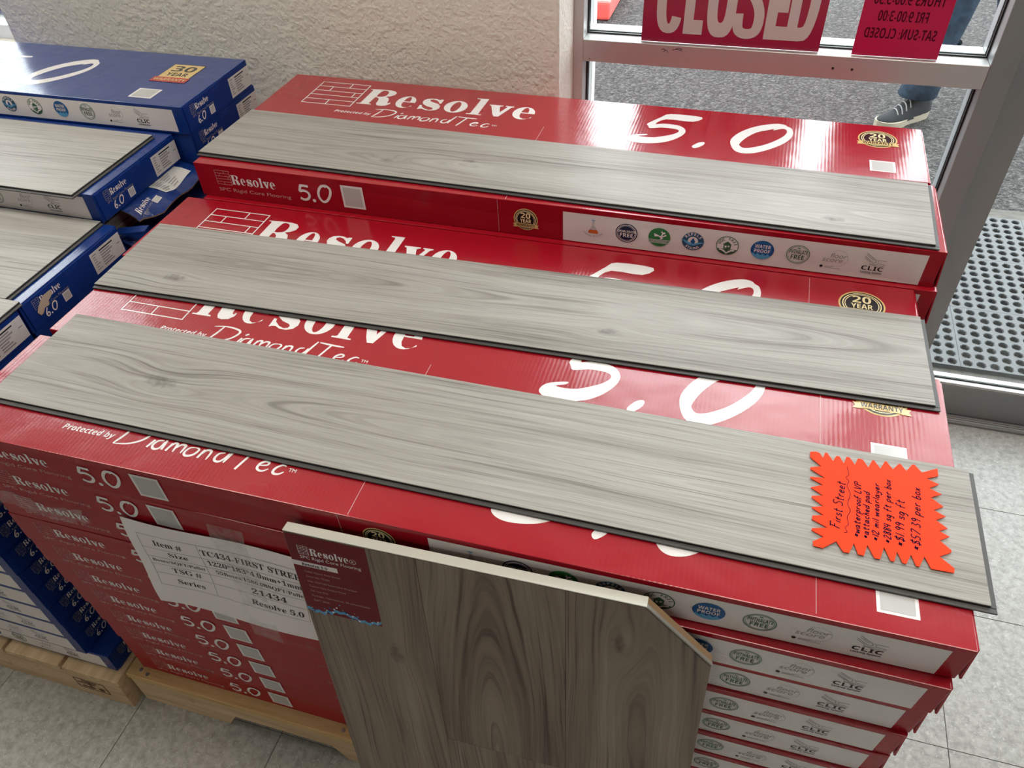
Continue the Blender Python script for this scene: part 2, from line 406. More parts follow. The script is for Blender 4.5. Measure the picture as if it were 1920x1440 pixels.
class Print:
    LIFT = .00022
    def __init__(s, org, u, v, base=1):
        s.o = Vector(org); s.u = Vector(u); s.v = Vector(v); s.n = s.u.cross(s.v).normalized()
        s.base = base; s.parts = []; s.clear()
    def clear(s): s.vs, s.fs, s.ix, s.mats = [], [], [], []
    def cut(s, name, sub=False):
        s.parts.append((name, s.mesh(name), sub)); s.clear()
    def P(s, a, b, lay): return s.o + s.u*a + s.v*b + s.n*(s.LIFT*(s.base+lay))
    def mi(s, m):
        m = MT[m]
        if m not in s.mats: s.mats.append(m)
        return s.mats.index(m)
    def tri(s, loops, m, lay=0):
        b = len(s.vs)
        for lp in loops: s.vs += [s.P(x, y, lay) for x, y in lp]
        for t in tessellate_polygon([[Vector((x, y, 0)) for x, y in lp] for lp in loops]):
            a, c, d = (s.vs[b+i] for i in t)
            f = tuple(b+i for i in t)
            s.fs.append(f if (c-a).cross(d-a).dot(s.n) > 0 else f[::-1]); s.ix.append(s.mi(m))
    def quad(s, x0, y0, x1, y1, m, lay=0): s.tri([[(x0, y0), (x1, y0), (x1, y1), (x0, y1)]], m, lay)
    def disc(s, cx, cy, r, m, lay=0, n=32, ry=None): s.tri([ell(cx, cy, r, ry, n)], m, lay)
    def ring(s, cx, cy, r, r2, m, lay=0, n=32): s.strip(ell(cx, cy, r, None, n), ell(cx, cy, r2, None, n), m, lay, True)
    def strip(s, A, B, m, lay=0, closed=False):
        b = len(s.vs); n = len(A)
        s.vs += [s.P(x, y, lay) for x, y in A] + [s.P(x, y, lay) for x, y in B]
        for i in range(n if closed else n-1):
            j = (i+1) % n; f = (b+i, b+j, b+n+j, b+n+i)
            a, c, d = s.vs[f[0]], s.vs[f[1]], s.vs[f[2]]
            s.fs.append(f if (c-a).cross(d-a).dot(s.n) > 0 else f[::-1]); s.ix.append(s.mi(m))
    def stroke(s, pts, wd, m, lay=0, smooth=True, taper=False):
        if smooth and len(pts) > 2: pts = smooth_line(pts)
        A, B = [], []; n = len(pts)
        for i, p in enumerate(pts):
            q0, q1 = pts[max(i-1, 0)], pts[min(i+1, n-1)]
            dx, dy = q1[0]-q0[0], q1[1]-q0[1]; L = math.hypot(dx, dy) or 1
            ww = wd/2 * (1 if not taper else max(.35, math.sin(PI*min(1, (i+.7)/(n-.0+.4)))**.4))
            A.append((p[0]-dy/L*ww, p[1]+dx/L*ww)); B.append((p[0]+dy/L*ww, p[1]-dx/L*ww))
        s.strip(A, B, m, lay)
    def text(s, t, x, y, ch, m, style='', w=None, align='l', lay=0, rot=0, slant=0, sy=1.0, mirror=False):
        vs, fs, x0, x1 = text_geo(t, style)
        k = ch/.70; kx = k if w is None else w/max(1e-6, x1-x0)
        W = (x1-x0)*kx; off = {'l': 0, 'c': -W/2, 'r': -W}[align]
        b = len(s.vs); cr, sr = math.cos(rot), math.sin(rot)
        for a, c in vs:
            px = (a-x0)*kx+off; py = c*k*sy; px += slant*py
            if mirror: px = -px
            s.vs.append(s.P(x+px*cr-py*sr, y+px*sr+py*cr, lay))
        for f in fs:
            f = tuple(b+i for i in f)
            a, c, d = s.vs[f[0]], s.vs[f[1]], s.vs[f[2]]
            s.fs.append(f if (c-a).cross(d-a).dot(s.n) > 0 else f[::-1]); s.ix.append(s.mi(m))
    def arc(s, t, cx, cy, r, a_mid, ch, m, lay=0, style='bold', inside=False, step=None):
        st = step or ch*1.05/r
        for i, c in enumerate(t):
            if c == ' ': continue
            d = (i-(len(t)-1)/2)*st
            a = a_mid-d if not inside else a_mid+d
            s.text(c, cx+r*math.cos(a), cy+r*math.sin(a), ch, m, style, None, 'c', lay, a-PI/2 if not inside else a+PI/2)
    def mesh(s, name): return mesh_from(name, s.vs, s.fs, s.mats, s.ix)

# letter outlines of the printed word mark (metres on the carton lid) --------------------------------------------
L_R = [(.1899,.1525),(.2131,.1544),(.2322,.1547),(.2445,.1519),(.2512,.1444),(.2503,.1346),(.2439,.1276),(.2355,.1234),(.2441,.1182),(.2483,.1086),(.2495,.099),(.2525,.096),(.2545,.1),(.2568,.099),(.2562,.0921),(.2503,.0844),(.2408,.0818),(.2331,.0835),(.2289,.0907),(.2275,.1025),(.2261,.1109),(.22,.1176),(.2158,.1181),(.2147,.1084),(.214,.0876),(.2199,.0864),(.2207,.0835),(.1897,.0830),(.189,.0857),(.1951,.086),(.1968,.0891),(.197,.1474),(.1948,.1506),(.1908,.1505)]
L_Rh = [(.2165,.1218),(.2286,.123),(.2341,.1283),(.235,.1392),(.2321,.1475),(.2259,.1509),(.2197,.1503),(.2168,.1407)]
L_s = [(.3183,.0832),(.3174,.1025),(.322,.1024),(.3237,.0961),(.333,.088),(.3417,.0849),(.3477,.0869),(.3489,.0915),(.3451,.0956),(.3329,.0997),(.3222,.1076),(.3177,.1168),(.3181,.1255),(.3231,.1324),(.3312,.1352),(.3406,.1348),(.3478,.1318),(.3514,.1343),(.3563,.1343),(.3566,.1166),(.3531,.1158),(.35,.122),(.3428,.129),(.335,.1315),(.3299,.1287),(.3313,.1231),(.3392,.1187),(.3516,.1138),(.3587,.1052),(.3601,.0955),(.3561,.0864),(.3473,.0822),(.3368,.0822),(.3274,.0869),(.3226,.0858)]
L_l = [(.4191,.1548),(.4429,.1553),(.4424,.0872),(.4450,.0862),(.4490,.0862),(.4487,.0833),(.4190,.0833),(.4188,.0865),(.4244,.0868),(.4267,.0889),(.4278,.1471),(.4262,.1511),(.4193,.1522)]
L_v = [(.4519,.1325),(.4794,.1332),(.4797,.1304),(.4765,.129),(.4743,.1266),(.4766,.1171),(.4809,.1034),(.4841,.1133),(.4883,.1262),(.488,.1295),(.4841,.1303),(.4844,.1331),(.5015,.133),(.5016,.1300),(.4972,.1281),(.4833,.0845),(.4742,.0840),(.4682,.0958),(.4563,.1277),(.4521,.1295)]
def L_e(x0, x1, y0=.0822, y1=.1358):
    cx, cy, rx, ry = (x0+x1)/2, (y0+y1)/2, (x1-x0)/2, (y1-y0)/2
    yb = cy-.02*ry
    out = [(x1, yb)] + ell(cx, cy, rx, ry, 20, 0.02, PI*1.84)
    out += [(x1-.10*rx, cy-.62*ry), (cx+.55*rx, cy-.82*ry), (cx+.25*rx, cy-.88*ry), (cx-.08*rx, cy-.74*ry), (cx-.24*rx, cy-.45*ry), (cx-.28*rx, yb)]
    hole = [(cx-.28*rx, cy+.1*ry)] + [(cx+.05*rx-.33*rx*math.cos(t), cy+.1*ry+.80*ry*math.sin(t)) for t in [PI*k/10 for k in range(1, 10)]] + [(cx+.38*rx, cy+.1*ry)]
    return out, hole
FIVE = [(.7967,.1633),(.8538,.1617),(.8403,.1396),(.7919,.1397),(.7754,.1166),(.7894,.1205),(.8076,.1207),(.8227,.1157),(.8316,.1032),(.8318,.089),(.8251,.0735),(.8133,.0579),(.7976,.0458),(.7793,.0393),(.7585,.0367),(.7437,.0397),(.7351,.0476),(.7367,.058),(.7459,.0668),(.7672,.0736),(.7663,.0685),(.7538,.063),(.7631,.061),(.7806,.0629),(.7971,.0713),(.8116,.0813),(.8199,.0916),(.8206,.0987),(.8155,.1029),(.8045,.1046),(.7884,.104),(.7694,.0978),(.7645,.105),(.7607,.1138),(.7682,.1269),(.7816,.147)]
DOT = [(.8511,.0422),(.8529,.0484),(.8602,.0593),(.8683,.0634),(.871,.0594),(.8689,.0512),(.8623,.0421),(.8552,.0374)]
ZO = [(.9137,.0697),(.9147,.0894),(.9255,.1137),(.9428,.1358),(.9643,.1528),(.9864,.1626),(1.0003,.1615),(1.0067,.1547),(1.013,.1491),(1.0165,.1337),(1.0144,.1135),(1.0053,.092),(.9897,.0706),(.9709,.0521),(.952,.0393),(.9338,.037),(.9213,.0466)]
ZI = [(.9299,.0637),(.9299,.0733),(.939,.0967),(.9544,.1201),(.9708,.1325),(.9841,.1407),(.9827,.1352),(.9977,.1445),(1.0047,.1412),(1.0056,.1293),(.9993,.1121),(.9852,.0914),(.9695,.0744),(.9503,.0606),(.9372,.0565)]
def rnd_loop(lp, sub=4):
    q = smooth_line(lp[-2:]+lp+lp[:3], sub)
    return q[2*sub:(len(lp)+2)*sub]
DT = [((.2398,.0647),(.2561,.0679),(.27,.0675),(.283,.0637),(.2841,.0558),(.2769,.0445),(.2626,.0359),(.2445,.0326)), ((.2556,.0671),(.2509,.0486),(.2445,.0326)),
 ((.2905,.0369),(.2945,.0502)), ((.2961,.0566),(.3000,.0604)), ((.3069,.0517),(.2996,.0497),(.2964,.0422),(.2991,.0372),(.304,.0367),(.3078,.0405),(.3090,.0507)), ((.3105,.053),(.3113,.0375)),
 ((.3173,.037),(.3204,.0504)), ((.3188,.0428),(.3224,.0507),(.3268,.0506),(.327,.0475),(.3272,.0376)), ((.3275,.0438),(.3323,.0508),(.338,.0509),(.3387,.0475),(.338,.0382)),
 ((.3525,.0509),(.3454,.0487),(.3425,.0411),(.3446,.0368),(.3496,.0365),(.3554,.0401),(.3584,.0471),(.3569,.0503),(.3525,.0509)), ((.3628,.0363),(.3658,.0506)), ((.3643,.0417),(.3682,.0500),(.3742,.0506),(.3755,.0466),(.3748,.0364)),
 ((.3935,.0519),(.3868,.0494),(.3844,.0426),(.3865,.0377),(.3922,.0373),(.3968,.0435),(.3990,.0527)), ((.4066,.0690),(.4012,.0500),(.3984,.0370)), ((.4284,.0668),(.4177,.0313)), ((.4096,.0680),(.4290,.0668),(.4474,.0665)),
 ((.4444,.0442),(.4531,.0465),(.4544,.0507),(.4494,.0516),(.444,.0468),(.4434,.0398),(.4478,.0367),(.4529,.0373),(.4578,.0416)), ((.4778,.0503),(.4722,.051),(.4662,.0455),(.465,.0388),(.4685,.0363),(.474,.0375),(.4783,.0418))]

def brick_mark(P, x0, y0, x1, y1, t, m, lay=0):
    H = (y1-y0)/5; W = x1-x0
    for i in range(6): P.quad(x0-t/2, y0+H*i-t/2, x1+t/2, y0+H*i+t/2, m, lay)
    for x in (x0, x1): P.quad(x-t/2, y0, x+t/2, y1, m, lay+.3)
    for r, f in ((4, .635), (3, .30), (2, .855), (0, .49)):
        x = x0+W*f; P.quad(x-t/2, y0+H*r, x+t/2, y0+H*(r+1), m, lay+.3)
def word_mark(P, x0, y0, x1, y1, m, lay=0):
    """the traced word fitted so that R starts at x0, the last e ends at x1; baseline y0, capital top y1"""
    sx = (x1-x0)/(.5481-.1897); sy = (y1-y0)/(.1550-.0832)
    f = lambda lp: [(x0+(a-.1897)*sx, y0+(b-.0832)*sy) for a, b in lp]
    P.tri([f(L_R), f(rnd_loop(L_Rh, 2))], m, lay); P.tri([f(L_s)], m, lay); P.tri([f(L_l)], m, lay); P.tri([f(L_v)], m, lay)
    for a, b in ((.2657, .3045), (.5058, .5481)):
        o, h = L_e(a, b); P.tri([f(o), f(h)], m, lay)
    P.tri([f(ell(.3898, .109, .0228, .0265, 28)), f(ell(.3898, .109, .0085, .0222, 20))], m, lay)
def badge20(P, cx, cy, r, lay=0):
    P.disc(cx, cy, r, 'gold', lay); P.disc(cx, cy, r*.92, 'black', lay+1); P.ring(cx, cy, r*.84, r*.79, 'goldlight', lay+2); P.ring(cx, cy, r*.74, r*.70, 'goldlight', lay+2)
    P.text('20', cx, cy+r*.12, r*.48, 'goldlight', 'bold', r*.80, 'c', lay+2); P.text('YEAR', cx, cy-r*.30, r*.34, 'goldlight', 'bold', r*.92, 'c', lay+2)
    y0, y1 = cy-r*.72, cy-r*.36
    P.tri([[(cx-r*1.08, y0-.04*r), (cx-r*.70, y0-.04*r), (cx-r*.70, y1-.06*r), (cx-r*1.08, y1-.06*r), (cx-r*.98, (y0+y1)/2-.05*r)]], 'gold', lay+2)
    P.tri([[(cx+r*1.08, y0-.04*r), (cx+r*.98, (y0+y1)/2-.05*r), (cx+r*1.08, y1-.06*r), (cx+r*.70, y1-.06*r), (cx+r*.70, y0-.04*r)]], 'gold', lay+2)
    P.quad(cx-r*.86, y0, cx+r*.86, y1, 'gold', lay+3); P.text('WARRANTY', cx, y0+r*.07, r*.25, 'black', 'bold', r*1.55, 'c', lay+4)
def code_panel(P, x0, y0, x1, y1, lay=0):
    # a machine-readable code stands here on the real carton; only its blank white ground is kept
    P.quad(x0, y0, x1, y1, 'white', lay); mx = (x1-x0)*.09; my = (y1-y0)*.09
    P.quad(x0+mx, y0+my, x1-mx, y1-my, 'codeground', lay+1)
def small_num(P, digits, x0, z0, k, m, wd, lay=0):
    """brush numerals 5.0 / 6.0, k = height"""
    q = lambda pts: [(x0+a*k, z0+b*k) for a, b in pts]
    if digits == '5.0':
        P.stroke(q([(.64, .88), (.40, .90), (.16, .90)]), wd, m, lay, False)
        P.stroke(q([(.20, .93), (.12, .72), (.08, .55), (.30, .60), (.54, .52), (.60, .32), (.46, .12), (.24, .05), (.02, .14)]), wd, m, lay)
    else:
        P.stroke(q([(.52, 1.0), (.26, .70), (.10, .38), (.16, .10), (.34, .02), (.50, .16), (.50, .36), (.36, .46), (.16, .30)]), wd, m, lay)
    P.disc(x0+.83*k, z0+.06*k, wd*.72, m, lay, 10)
    P.stroke(q([(1.72, 1.05), (1.42, .98), (1.20, .64), (1.18, .30), (1.36, .06), (1.62, .16), (1.86, .52), (1.92, .86), (1.74, 1.04), (1.60, .96)]), wd, m, lay)

def icons(P, xs, cy, r, lay=1):
    T = P.text
    for kind, x in xs:
        if kind == 'flask':
            P.tri([[(x-.09*r, cy+.95*r), (x+.09*r, cy+.95*r), (x+.12*r, cy+.35*r), (x+.5*r, cy-.35*r), (x+.42*r, cy-.5*r), (x-.42*r, cy-.5*r), (x-.5*r, cy-.35*r), (x-.12*r, cy+.35*r)]], 'codeground', lay)
            P.quad(x-.16*r, cy+.90*r, x+.16*r, cy+1.0*r, 'skyink', lay+1)
            P.tri([[(x-.36*r, cy-.08*r), (x+.36*r, cy-.08*r), (x+.48*r, cy-.36*r), (x+.42*r, cy-.47*r), (x-.42*r, cy-.47*r), (x-.48*r, cy-.36*r)]], 'orange', lay+1)
            P.arc('CHEMICAL RESISTANT', x, cy+.45*r, 1.32*r, -PI/2, r*.15, 'greyink', lay, '', True, .093)
        elif kind == 'free':
            P.disc(x, cy, r*1.03, 'navy', lay); P.ring(x, cy, r*.93, r*.87, 'strip', lay+1); P.ring(x, cy, r*.80, r*.77, 'strip', lay+1)
            T('FORMALDEHYDE', x, cy+.08*r, r*.24, 'strip', 'bold', r*1.75, 'c', lay+2); T('FREE', x, cy-.42*r, r*.40, 'strip', 'bold', r*1.22, 'c', lay+2)
        elif kind == 'slip':
            P.disc(x, cy, r, 'green', lay)
            P.tri([ell(x, cy, r*1.001, None, 24, -2.80, -.34)], 'sage', lay+1); P.quad(x-.95*r, cy-.30*r, x+.95*r, cy-.26*r, 'strip', lay+2); P.quad(x-.78*r, cy-.62*r, x+.78*r, cy-.58*r, 'strip', lay+2)
            P.tri([ell(x, cy, r*1.002, None, 16, -2.40, -.74)], 'green', lay+2)
            T('SLIP RESISTANT', x, cy-.52*r, r*.18, 'strip', '', r*1.45, 'c', lay+3)
            for pts in (((-.45, .12), (-.1, .18), (.2, .05), (.62, .32)), ((-.1, .18), (-.5, .34)), ((.15, .1), (.3, .45), (.16, .66)), ((.05, .08), (.3, -.1), (.1, -.16))):
                P.stroke([(x+a*r, cy+b*r) for a, b in pts], r*.13, 'white', lay+3, False)
            P.disc(x+.42*r, cy+.52*r, r*.10, 'white', lay+3, 10)
        elif kind == 'stain':
            P.disc(x, cy, r*.98, 'teal', lay); P.disc(x, cy+.05*r, r*.46, 'strip', lay+1)
            P.tri([[(x-1.15*r, cy+.22*r), (x-.5*r, cy-.02*r), (x-.1*r, cy-.22*r), (x+.25*r, cy-.18*r), (x+.5*r, cy-.02*r), (x+1.15*r, cy+.02*r), (x+.55*r, cy-.22*r), (x+.1*r, cy-.46*r), (x-.35*r, cy-.38*r), (x-.8*r, cy-.05*r)]], 'skyink', lay+2)
            P.tri([[(x, cy+.42*r)] + ell(x, cy-.02*r, .2*r, None, 12, -3.5, .4)], 'blueink', lay+3)
            P.arc('REPELS', x, cy, .66*r, PI/2, r*.26, 'strip', lay+2, 'bold', False, .36); P.arc('STAINS', x, cy, .88*r, -PI/2, r*.26, 'strip', lay+2, 'bold', True, .30)
        elif kind == 'voc':
            P.disc(x, cy, r, 'dgreen', lay); P.disc(x, cy, r*.93, 'strip', lay+1)
            P.arc('VOC FREE', x, cy, .62*r, PI/2, r*.26, 'dgreen', lay+2, 'bold', False, .36)
            P.tri([[(x-.42*r, cy+.12*r), (x, cy+.48*r), (x+.42*r, cy+.12*r), (x+.32*r, cy+.12*r), (x+.32*r, cy-.32*r), (x-.32*r, cy-.32*r), (x-.32*r, cy+.12*r)]], 'dgreen', lay+2)
            P.quad(x-.22*r, cy-.20*r, x-.04*r, cy+.02*r, 'strip', lay+3); P.disc(x+.12*r, cy-.04*r, .10*r, 'strip', lay+3, 8)
            P.tri([ell(x, cy, r*.92, None, 16, -2.75, -.39)], 'dgreen', lay+2)
            for sg in (-1, 1): P.stroke([(x, cy-.82*r), (x+sg*.3*r, cy-.52*r), (x+sg*.66*r, cy-.42*r)], r*.16, 'strip', lay+3); P.stroke([(x+sg*.08*r, cy-.80*r), (x+sg*.45*r, cy-.60*r)], r*.07, 'dgreen', lay+4)
        elif kind == 'water':
            P.disc(x, cy, r, 'blueink', lay)
            top = [(x+r*.92*math.cos(a), cy+r*.92*math.sin(a)) for a in (PI+.42, -.42)]
            wav = [(x-.85*r+1.7*r*i/24, cy-.46*r+.10*r*math.sin(i*1.05)) for i in range(25)]
            P.tri([wav+ell(x, cy, r*.99, None, 16, -.50, -2.64)], 'skyink', lay+1)
            T('WATER', x, cy+.20*r, r*.36, 'strip', 'bold', r*1.36, 'c', lay+2); T('PROOF', x, cy-.28*r, r*.36, 'strip', 'bold', r*1.36, 'c', lay+2)
        elif kind == 'phth':
            P.ring(x, cy, r, r*.92, 'sage', lay); P.ring(x, cy, r*.86, r*.82, 'sage', lay)
            T('PHTHALATE', x, cy+.06*r, r*.44, 'dgreen', 'bold', r*1.5, 'c', lay+1); T('FREE', x, cy-.52*r, r*.46, 'dgreen', 'bold', r*1.1, 'c', lay+1)
            P.stroke([(x-.12*r, cy+.70*r), (x+.12*r, cy+.62*r)], r*.09, 'green', lay, False)
        elif kind == 'floor':
            for i in range(26):
                a = -1.9+i*.16
                P.disc(x+.30*r+.85*r*math.cos(a), cy+.10*r+.85*r*math.sin(a), r*.035, 'greyink', lay, 6)
            T('floor', x-.35*r, cy+.12*r, r*.52, 'greyink', '', r*1.35, 'l', lay, 0, .2); T('score', x-.9*r, cy-.34*r, r*.52, 'greyink', '', r*1.65, 'l', lay, 0, .2)
            P.disc(x-.85*r, cy-.88*r, r*.14, 'black', lay, 10); P.quad(x-.6*r, cy-.86*r, x+.15*r, cy-.81*r, 'greyink', lay); P.quad(x-.6*r, cy-1.0*r, x+.75*r, cy-.95*r, 'greyink', lay)
        elif kind == 'clic':
            S = lambda pts, wd=.05: P.stroke([(x+a*r, cy+b*r) for a, b in pts], wd*r, 'greyink', lay, False)
            S([(-.75, 1.05), (.05, .45), (.12, .2), (-.05, .05), (-.2, .18), (-.85, .72)], .06); S([(-.75, .88), (-.1, .40)]); S([(-.85, .55), (-.3, .12)]); S([(.15, .45), (.3, .35), (.3, .1), (.95, .02)]); S([(.3, .42), (.95, .42)]); S([(-.35, -.02), (.05, -.08), (.3, .02)]); S([(-.35, -.14), (.9, -.14)])
            T('CLIC', x, cy-.72*r, r*.44, 'black', 'bold', r*1.75, 'c', lay); T('Locking System', x, cy-1.05*r, r*.20, 'black', 'bold', r*1.7, 'c', lay)

ICN = {'flask': 'flask_icon', 'free': 'round_free_icon', 'slip': 'slipping_figure_icon', 'stain': 'water_drop_icon', 'voc': 'house_icon', 'water': 'wave_icon', 'phth': 'oval_icon', 'floor': 'dotted_ring_icon', 'clic': 'plank_joint_icon'}
def put_parts(parts, o):
    last = None
    for name, me, sub in parts:
        c = put(name, me, last if sub else o)
        if not sub: last = c
# ------------------------------------------------------------------ carton meshes
RL, RW, RH = 1.2303, .1934, .0637
BL, BW, BH = 1.534, .2365, .0540
def carton_mesh(name, x0, x1, W, H, mat):
    me = box_mesh(name, (x0, 0, 0), (x1, W, H-.0004), mat, .0011, 2)
    return me
red_body = carton_mesh('red_carton', 0, RL, RW, RH, MT['red'])
for v in red_body.vertices:   # the lid edge overhangs the slightly caved-in long side
    if v.co.y < .01: v.co.y += .0050*(1-v.co.z/RH)*v.co.x/RL
blue_body = carton_mesh('blue_carton', -BL, 0, BW, BH, MT['blue'])
# lid print
P = Print((0, 0, RH-.0004), (1, 0, 0), (0, 1, 0))
brick_mark(P, .0768, .0672, .1830, .1672, .0020, 'white')
word_mark(P, .1897, .0832, .5481, .1550, 'white')
P.cut('word_mark')
P.text('Protected by', .1624, .0392, .0086, 'white', 'bi', .0770, 'l', 0, 0, 0)
for pts in DT: P.stroke(list(pts), .0034, 'white', 0, True, True)
P.text('TM', .4825, .0435, .0055, 'white', '', .0100)
P.cut('slogan_lettering')
P.tri([rnd_loop(FIVE, 3)], 'white'); P.cut('numeral'); P.tri([rnd_loop(DOT, 3)], 'white'); P.cut('decimal_point'); P.tri([rnd_loop(ZO, 4), rnd_loop(ZI, 3)], 'white'); P.cut('numeral')
badge20(P, 1.1565, .1385, .0320); P.cut('warranty_badge')
code_panel(P, 1.1412, .0213, 1.1812, .0583); P.cut('code_panel')
P.quad(1.0838, .004, 1.0844, .189, 'palered'); P.cut('crease'); P.quad(.5790, .002, .5798, .062, 'palered'); P.cut('crease')
red_top_print = P.parts
# long side print
P = Print((0, 0, 0), (1, 0, 0), (0, 0, 1))
brick_mark(P, .0395, .0262, .0683, .0532, .0007, 'palered')
word_mark(P, .0697, .0285, .1567, .0470, 'white')
P.cut('word_mark')
P.text('SPC Rigid Core Flooring', .0390, .0132, .0066, 'palered', '', .1440); P.cut('lettering')
small_num(P, '5.0', .2020, .0140, .0325, 'white', .0046); P.cut('numerals')
code_panel(P, .2855, .0105, .3265, .0535); P.cut('code_panel')
P.quad(.5660, .002, .5666, .062, 'palered'); P.cut('crease')
badge20(P, .6130, .0310, .0202); P.cut('warranty_badge')
P.quad(.6752, .0012, 1.2107, .0548, 'strip', 0); P.cut('icon_strip')
XS = [('flask', .7245), ('free', .7778), ('slip', .8293), ('stain', .8810), ('voc', .9329), ('water', .9847), ('phth', 1.0363), ('floor', 1.0870), ('clic', 1.1427)]
for xs in XS: icons(P, [xs], .0290, .0170); P.cut(ICN[xs[0]], True)
red_front_print = P.parts
for _n, _me, _s in red_front_print:
    for v in _me.vertices: v.co.y += .0050*(1-v.co.z/RH)*v.co.x/RL
# end flap of the red carton: the thin tucked flap that springs out a little at the short end
def flap_mesh(name, W, H, out, mat):
    t = .0022
    vs = [(0, .004, H-.003), (0, W-.004, H-.003), (out, W-.006, .0006), (out, .006, .0006)]
    vs += [(x+t, y, z) for x, y, z in vs]
    return mesh_from(name, vs, [(0, 3, 2, 1), (4, 5, 6, 7), (0, 1, 5, 4), (1, 2, 6, 5), (2, 3, 7, 6), (3, 0, 4, 7)], mat)
red_flap = flap_mesh('end_flap', RW, RH, .0040, MT['red'])
blue_flap = flap_mesh('end_flap', BW, BH, 0, MT['blue'])

def sticker(P, x0, y0, x1, y1, lay=0, mat='sticker'):
    P.quad(x0, y0, x1, y1, mat, lay)
    W, H = x1-x0, y1-y0; r = random.Random(int(x0*1e5) % 97)
    for i in range(7):
        y = y1-H*(.13+i*.118)
        P.quad(x0+W*.06, y-H*.022, x0+W*(.14+.1*r.random()), y+H*.022, 'greyink', lay+1)
        P.quad(x0+W*.30, y-H*.03, x0+W*(.52+.26*r.random()), y+H*.03, 'greyink' if i else 'black', lay+1)
        P.quad(x0+W*.03, y-H*.064, x0+W*.97, y-H*.058, 'codeground', lay+1)
    P.quad(x0+W*.27, y0+H*.05, x0+W*.275, y1-H*.18, 'codeground', lay+1); P.quad(x0+W*.82, y0+H*.3, x0+W*.825, y1-H*.08, 'codeground', lay+1)
    P.quad(x0+W*.84, y0+H*.55, x0+W*.94, y0+H*.60, 'greyink', lay+1)
def blue_end(with_sticker, torn=False):
    P = Print((0.0026, 0, 0), (0, 1, 0), (0, 0, 1))
    brick_mark(P, .0220, .0305, .0350, .0470, .0006, 'greyink')
    word_mark(P, .0370, .0335, .0815, .0450, 'white')
    P.cut('word_mark')
    P.text('SPC Rigid Core Flooring', .0240, .0235, .0045, 'greyink', '', .0700); P.cut('lettering')
    small_num(P, '6.0', .0345, .0075, .0140, 'white', .0021); P.cut('numerals')
    code_panel(P, .0770, .0065, .0930, .0225); P.cut('code_panel')
    if torn: P.tri([[(.022, .026), (.030, .034), (.044, .043), (.060, .043), (.063, .037), (.056, .032), (.050, .030), (.047, .023), (.038, .024), (.031, .018), (.026, .018)]], 'kraftpatch', 3); P.cut('torn_patch')
    if with_sticker: sticker(P, .1570, .0050, .2390-.006, .0440, 0); P.cut('shipping_label')
    return P.parts
MT['kraftpatch'] = plain('torn_kraft_patch', (.52, .44, .34), .85)
blue_end_plain = blue_end(False); blue_end_label = blue_end(True); blue_end_torn = blue_end(True, True)
P = Print((0, 0, 0), (1, 0, 0), (0, 0, 1))
P.quad(-.62, .004, -.021, .0475, 'strip'); P.cut('icon_strip')
for xs in [('stain', -.404), ('voc', -.342), ('water', -.280), ('phth', -.218), ('floor', -.156), ('clic', -.094)]: icons(P, [xs], .0275, .0160); P.cut(ICN[xs[0]], True)
blue_front_print = P.parts
P = Print((0, 0, BH-.0004), (1, 0, 0), (0, 1, 0))
zo = [(-.4085+(x-.9137)*1.09, .035+(y-.037)*1.13) for x, y in ZO]; zi = [(-.4085+(x-.9137)*1.09, .035+(y-.037)*1.13) for x, y in ZI]
P.tri([rnd_loop(zo, 4), rnd_loop(zi, 3)], 'white'); P.cut('numeral')
P.stroke([(-.475, .166), (-.53, .155), (-.58, .120), (-.605, .075), (-.59, .040), (-.55, .045), (-.535, .085), (-.57, .100)], .017, 'white', 0, True, True); P.cut('numeral')
P.disc(-.455, .045, .011, 'white'); P.cut('decimal_point')
for (x0, y0, x1, y1, m, l) in ((-.1345, .1005, -.0600, .1880, 'black', 0), (-.1325, .1030, -.0620, .1855, 'gold', 1), (-.1385, .1005, -.0575, .1225, 'redink', 2)): P.quad(x0, y0, x1, y1, m, l)
P.text('30', -.0972, .1520, .0250, 'black', 'bold', .0520, 'c', 2); P.text('YEAR', -.0972, .1300, .0150, 'black', 'bold', .0480, 'c', 2); P.text('WARRANTY', -.0980, .1065, .0105, 'gold', 'bold', .0720, 'c', 3)
P.cut('warranty_badge'); code_panel(P, -.1330, .0245, -.0820, .0655); P.cut('code_panel')
blue_top_print = P.parts

ORD = ['zeroth', 'first', 'second', 'third', 'fourth', 'fifth', 'sixth', 'seventh', 'eighth', 'ninth', 'tenth', 'eleventh', 'twelfth', 'thirteenth', 'fourteenth', 'fifteenth']
def red_carton(x, y, z, rot, label, top=False, front=False, flap=True):
    o = put('flooring_carton', red_body, None, (x, y, z), (0, 0, rot), label=label, category='carton', group='red flooring cartons on the plywood pallet')
    if top: put_parts(red_top_print, o)
    if front: put_parts(red_front_print, o)
    if flap: put('end_flap', red_flap, o, (RL, 0, 0))
    return o
def blue_carton(x, y, z, rot, label, top=False, front=False, end=None, body=None):
    o = put('flooring_carton', body or blue_body, None, (x, y, z), (0, 0, rot), label=label, category='carton', group='blue flooring cartons on the pine pallet')
    if top: put_parts(blue_top_print, o)
    if front: put_parts(blue_front_print, o)
    if end: put('end_flap', blue_flap, o); put_parts(end, o)
    return o

# ================================================================== THE ROOM
YW = 1.02          # wall face
YF = 1.15          # storefront face
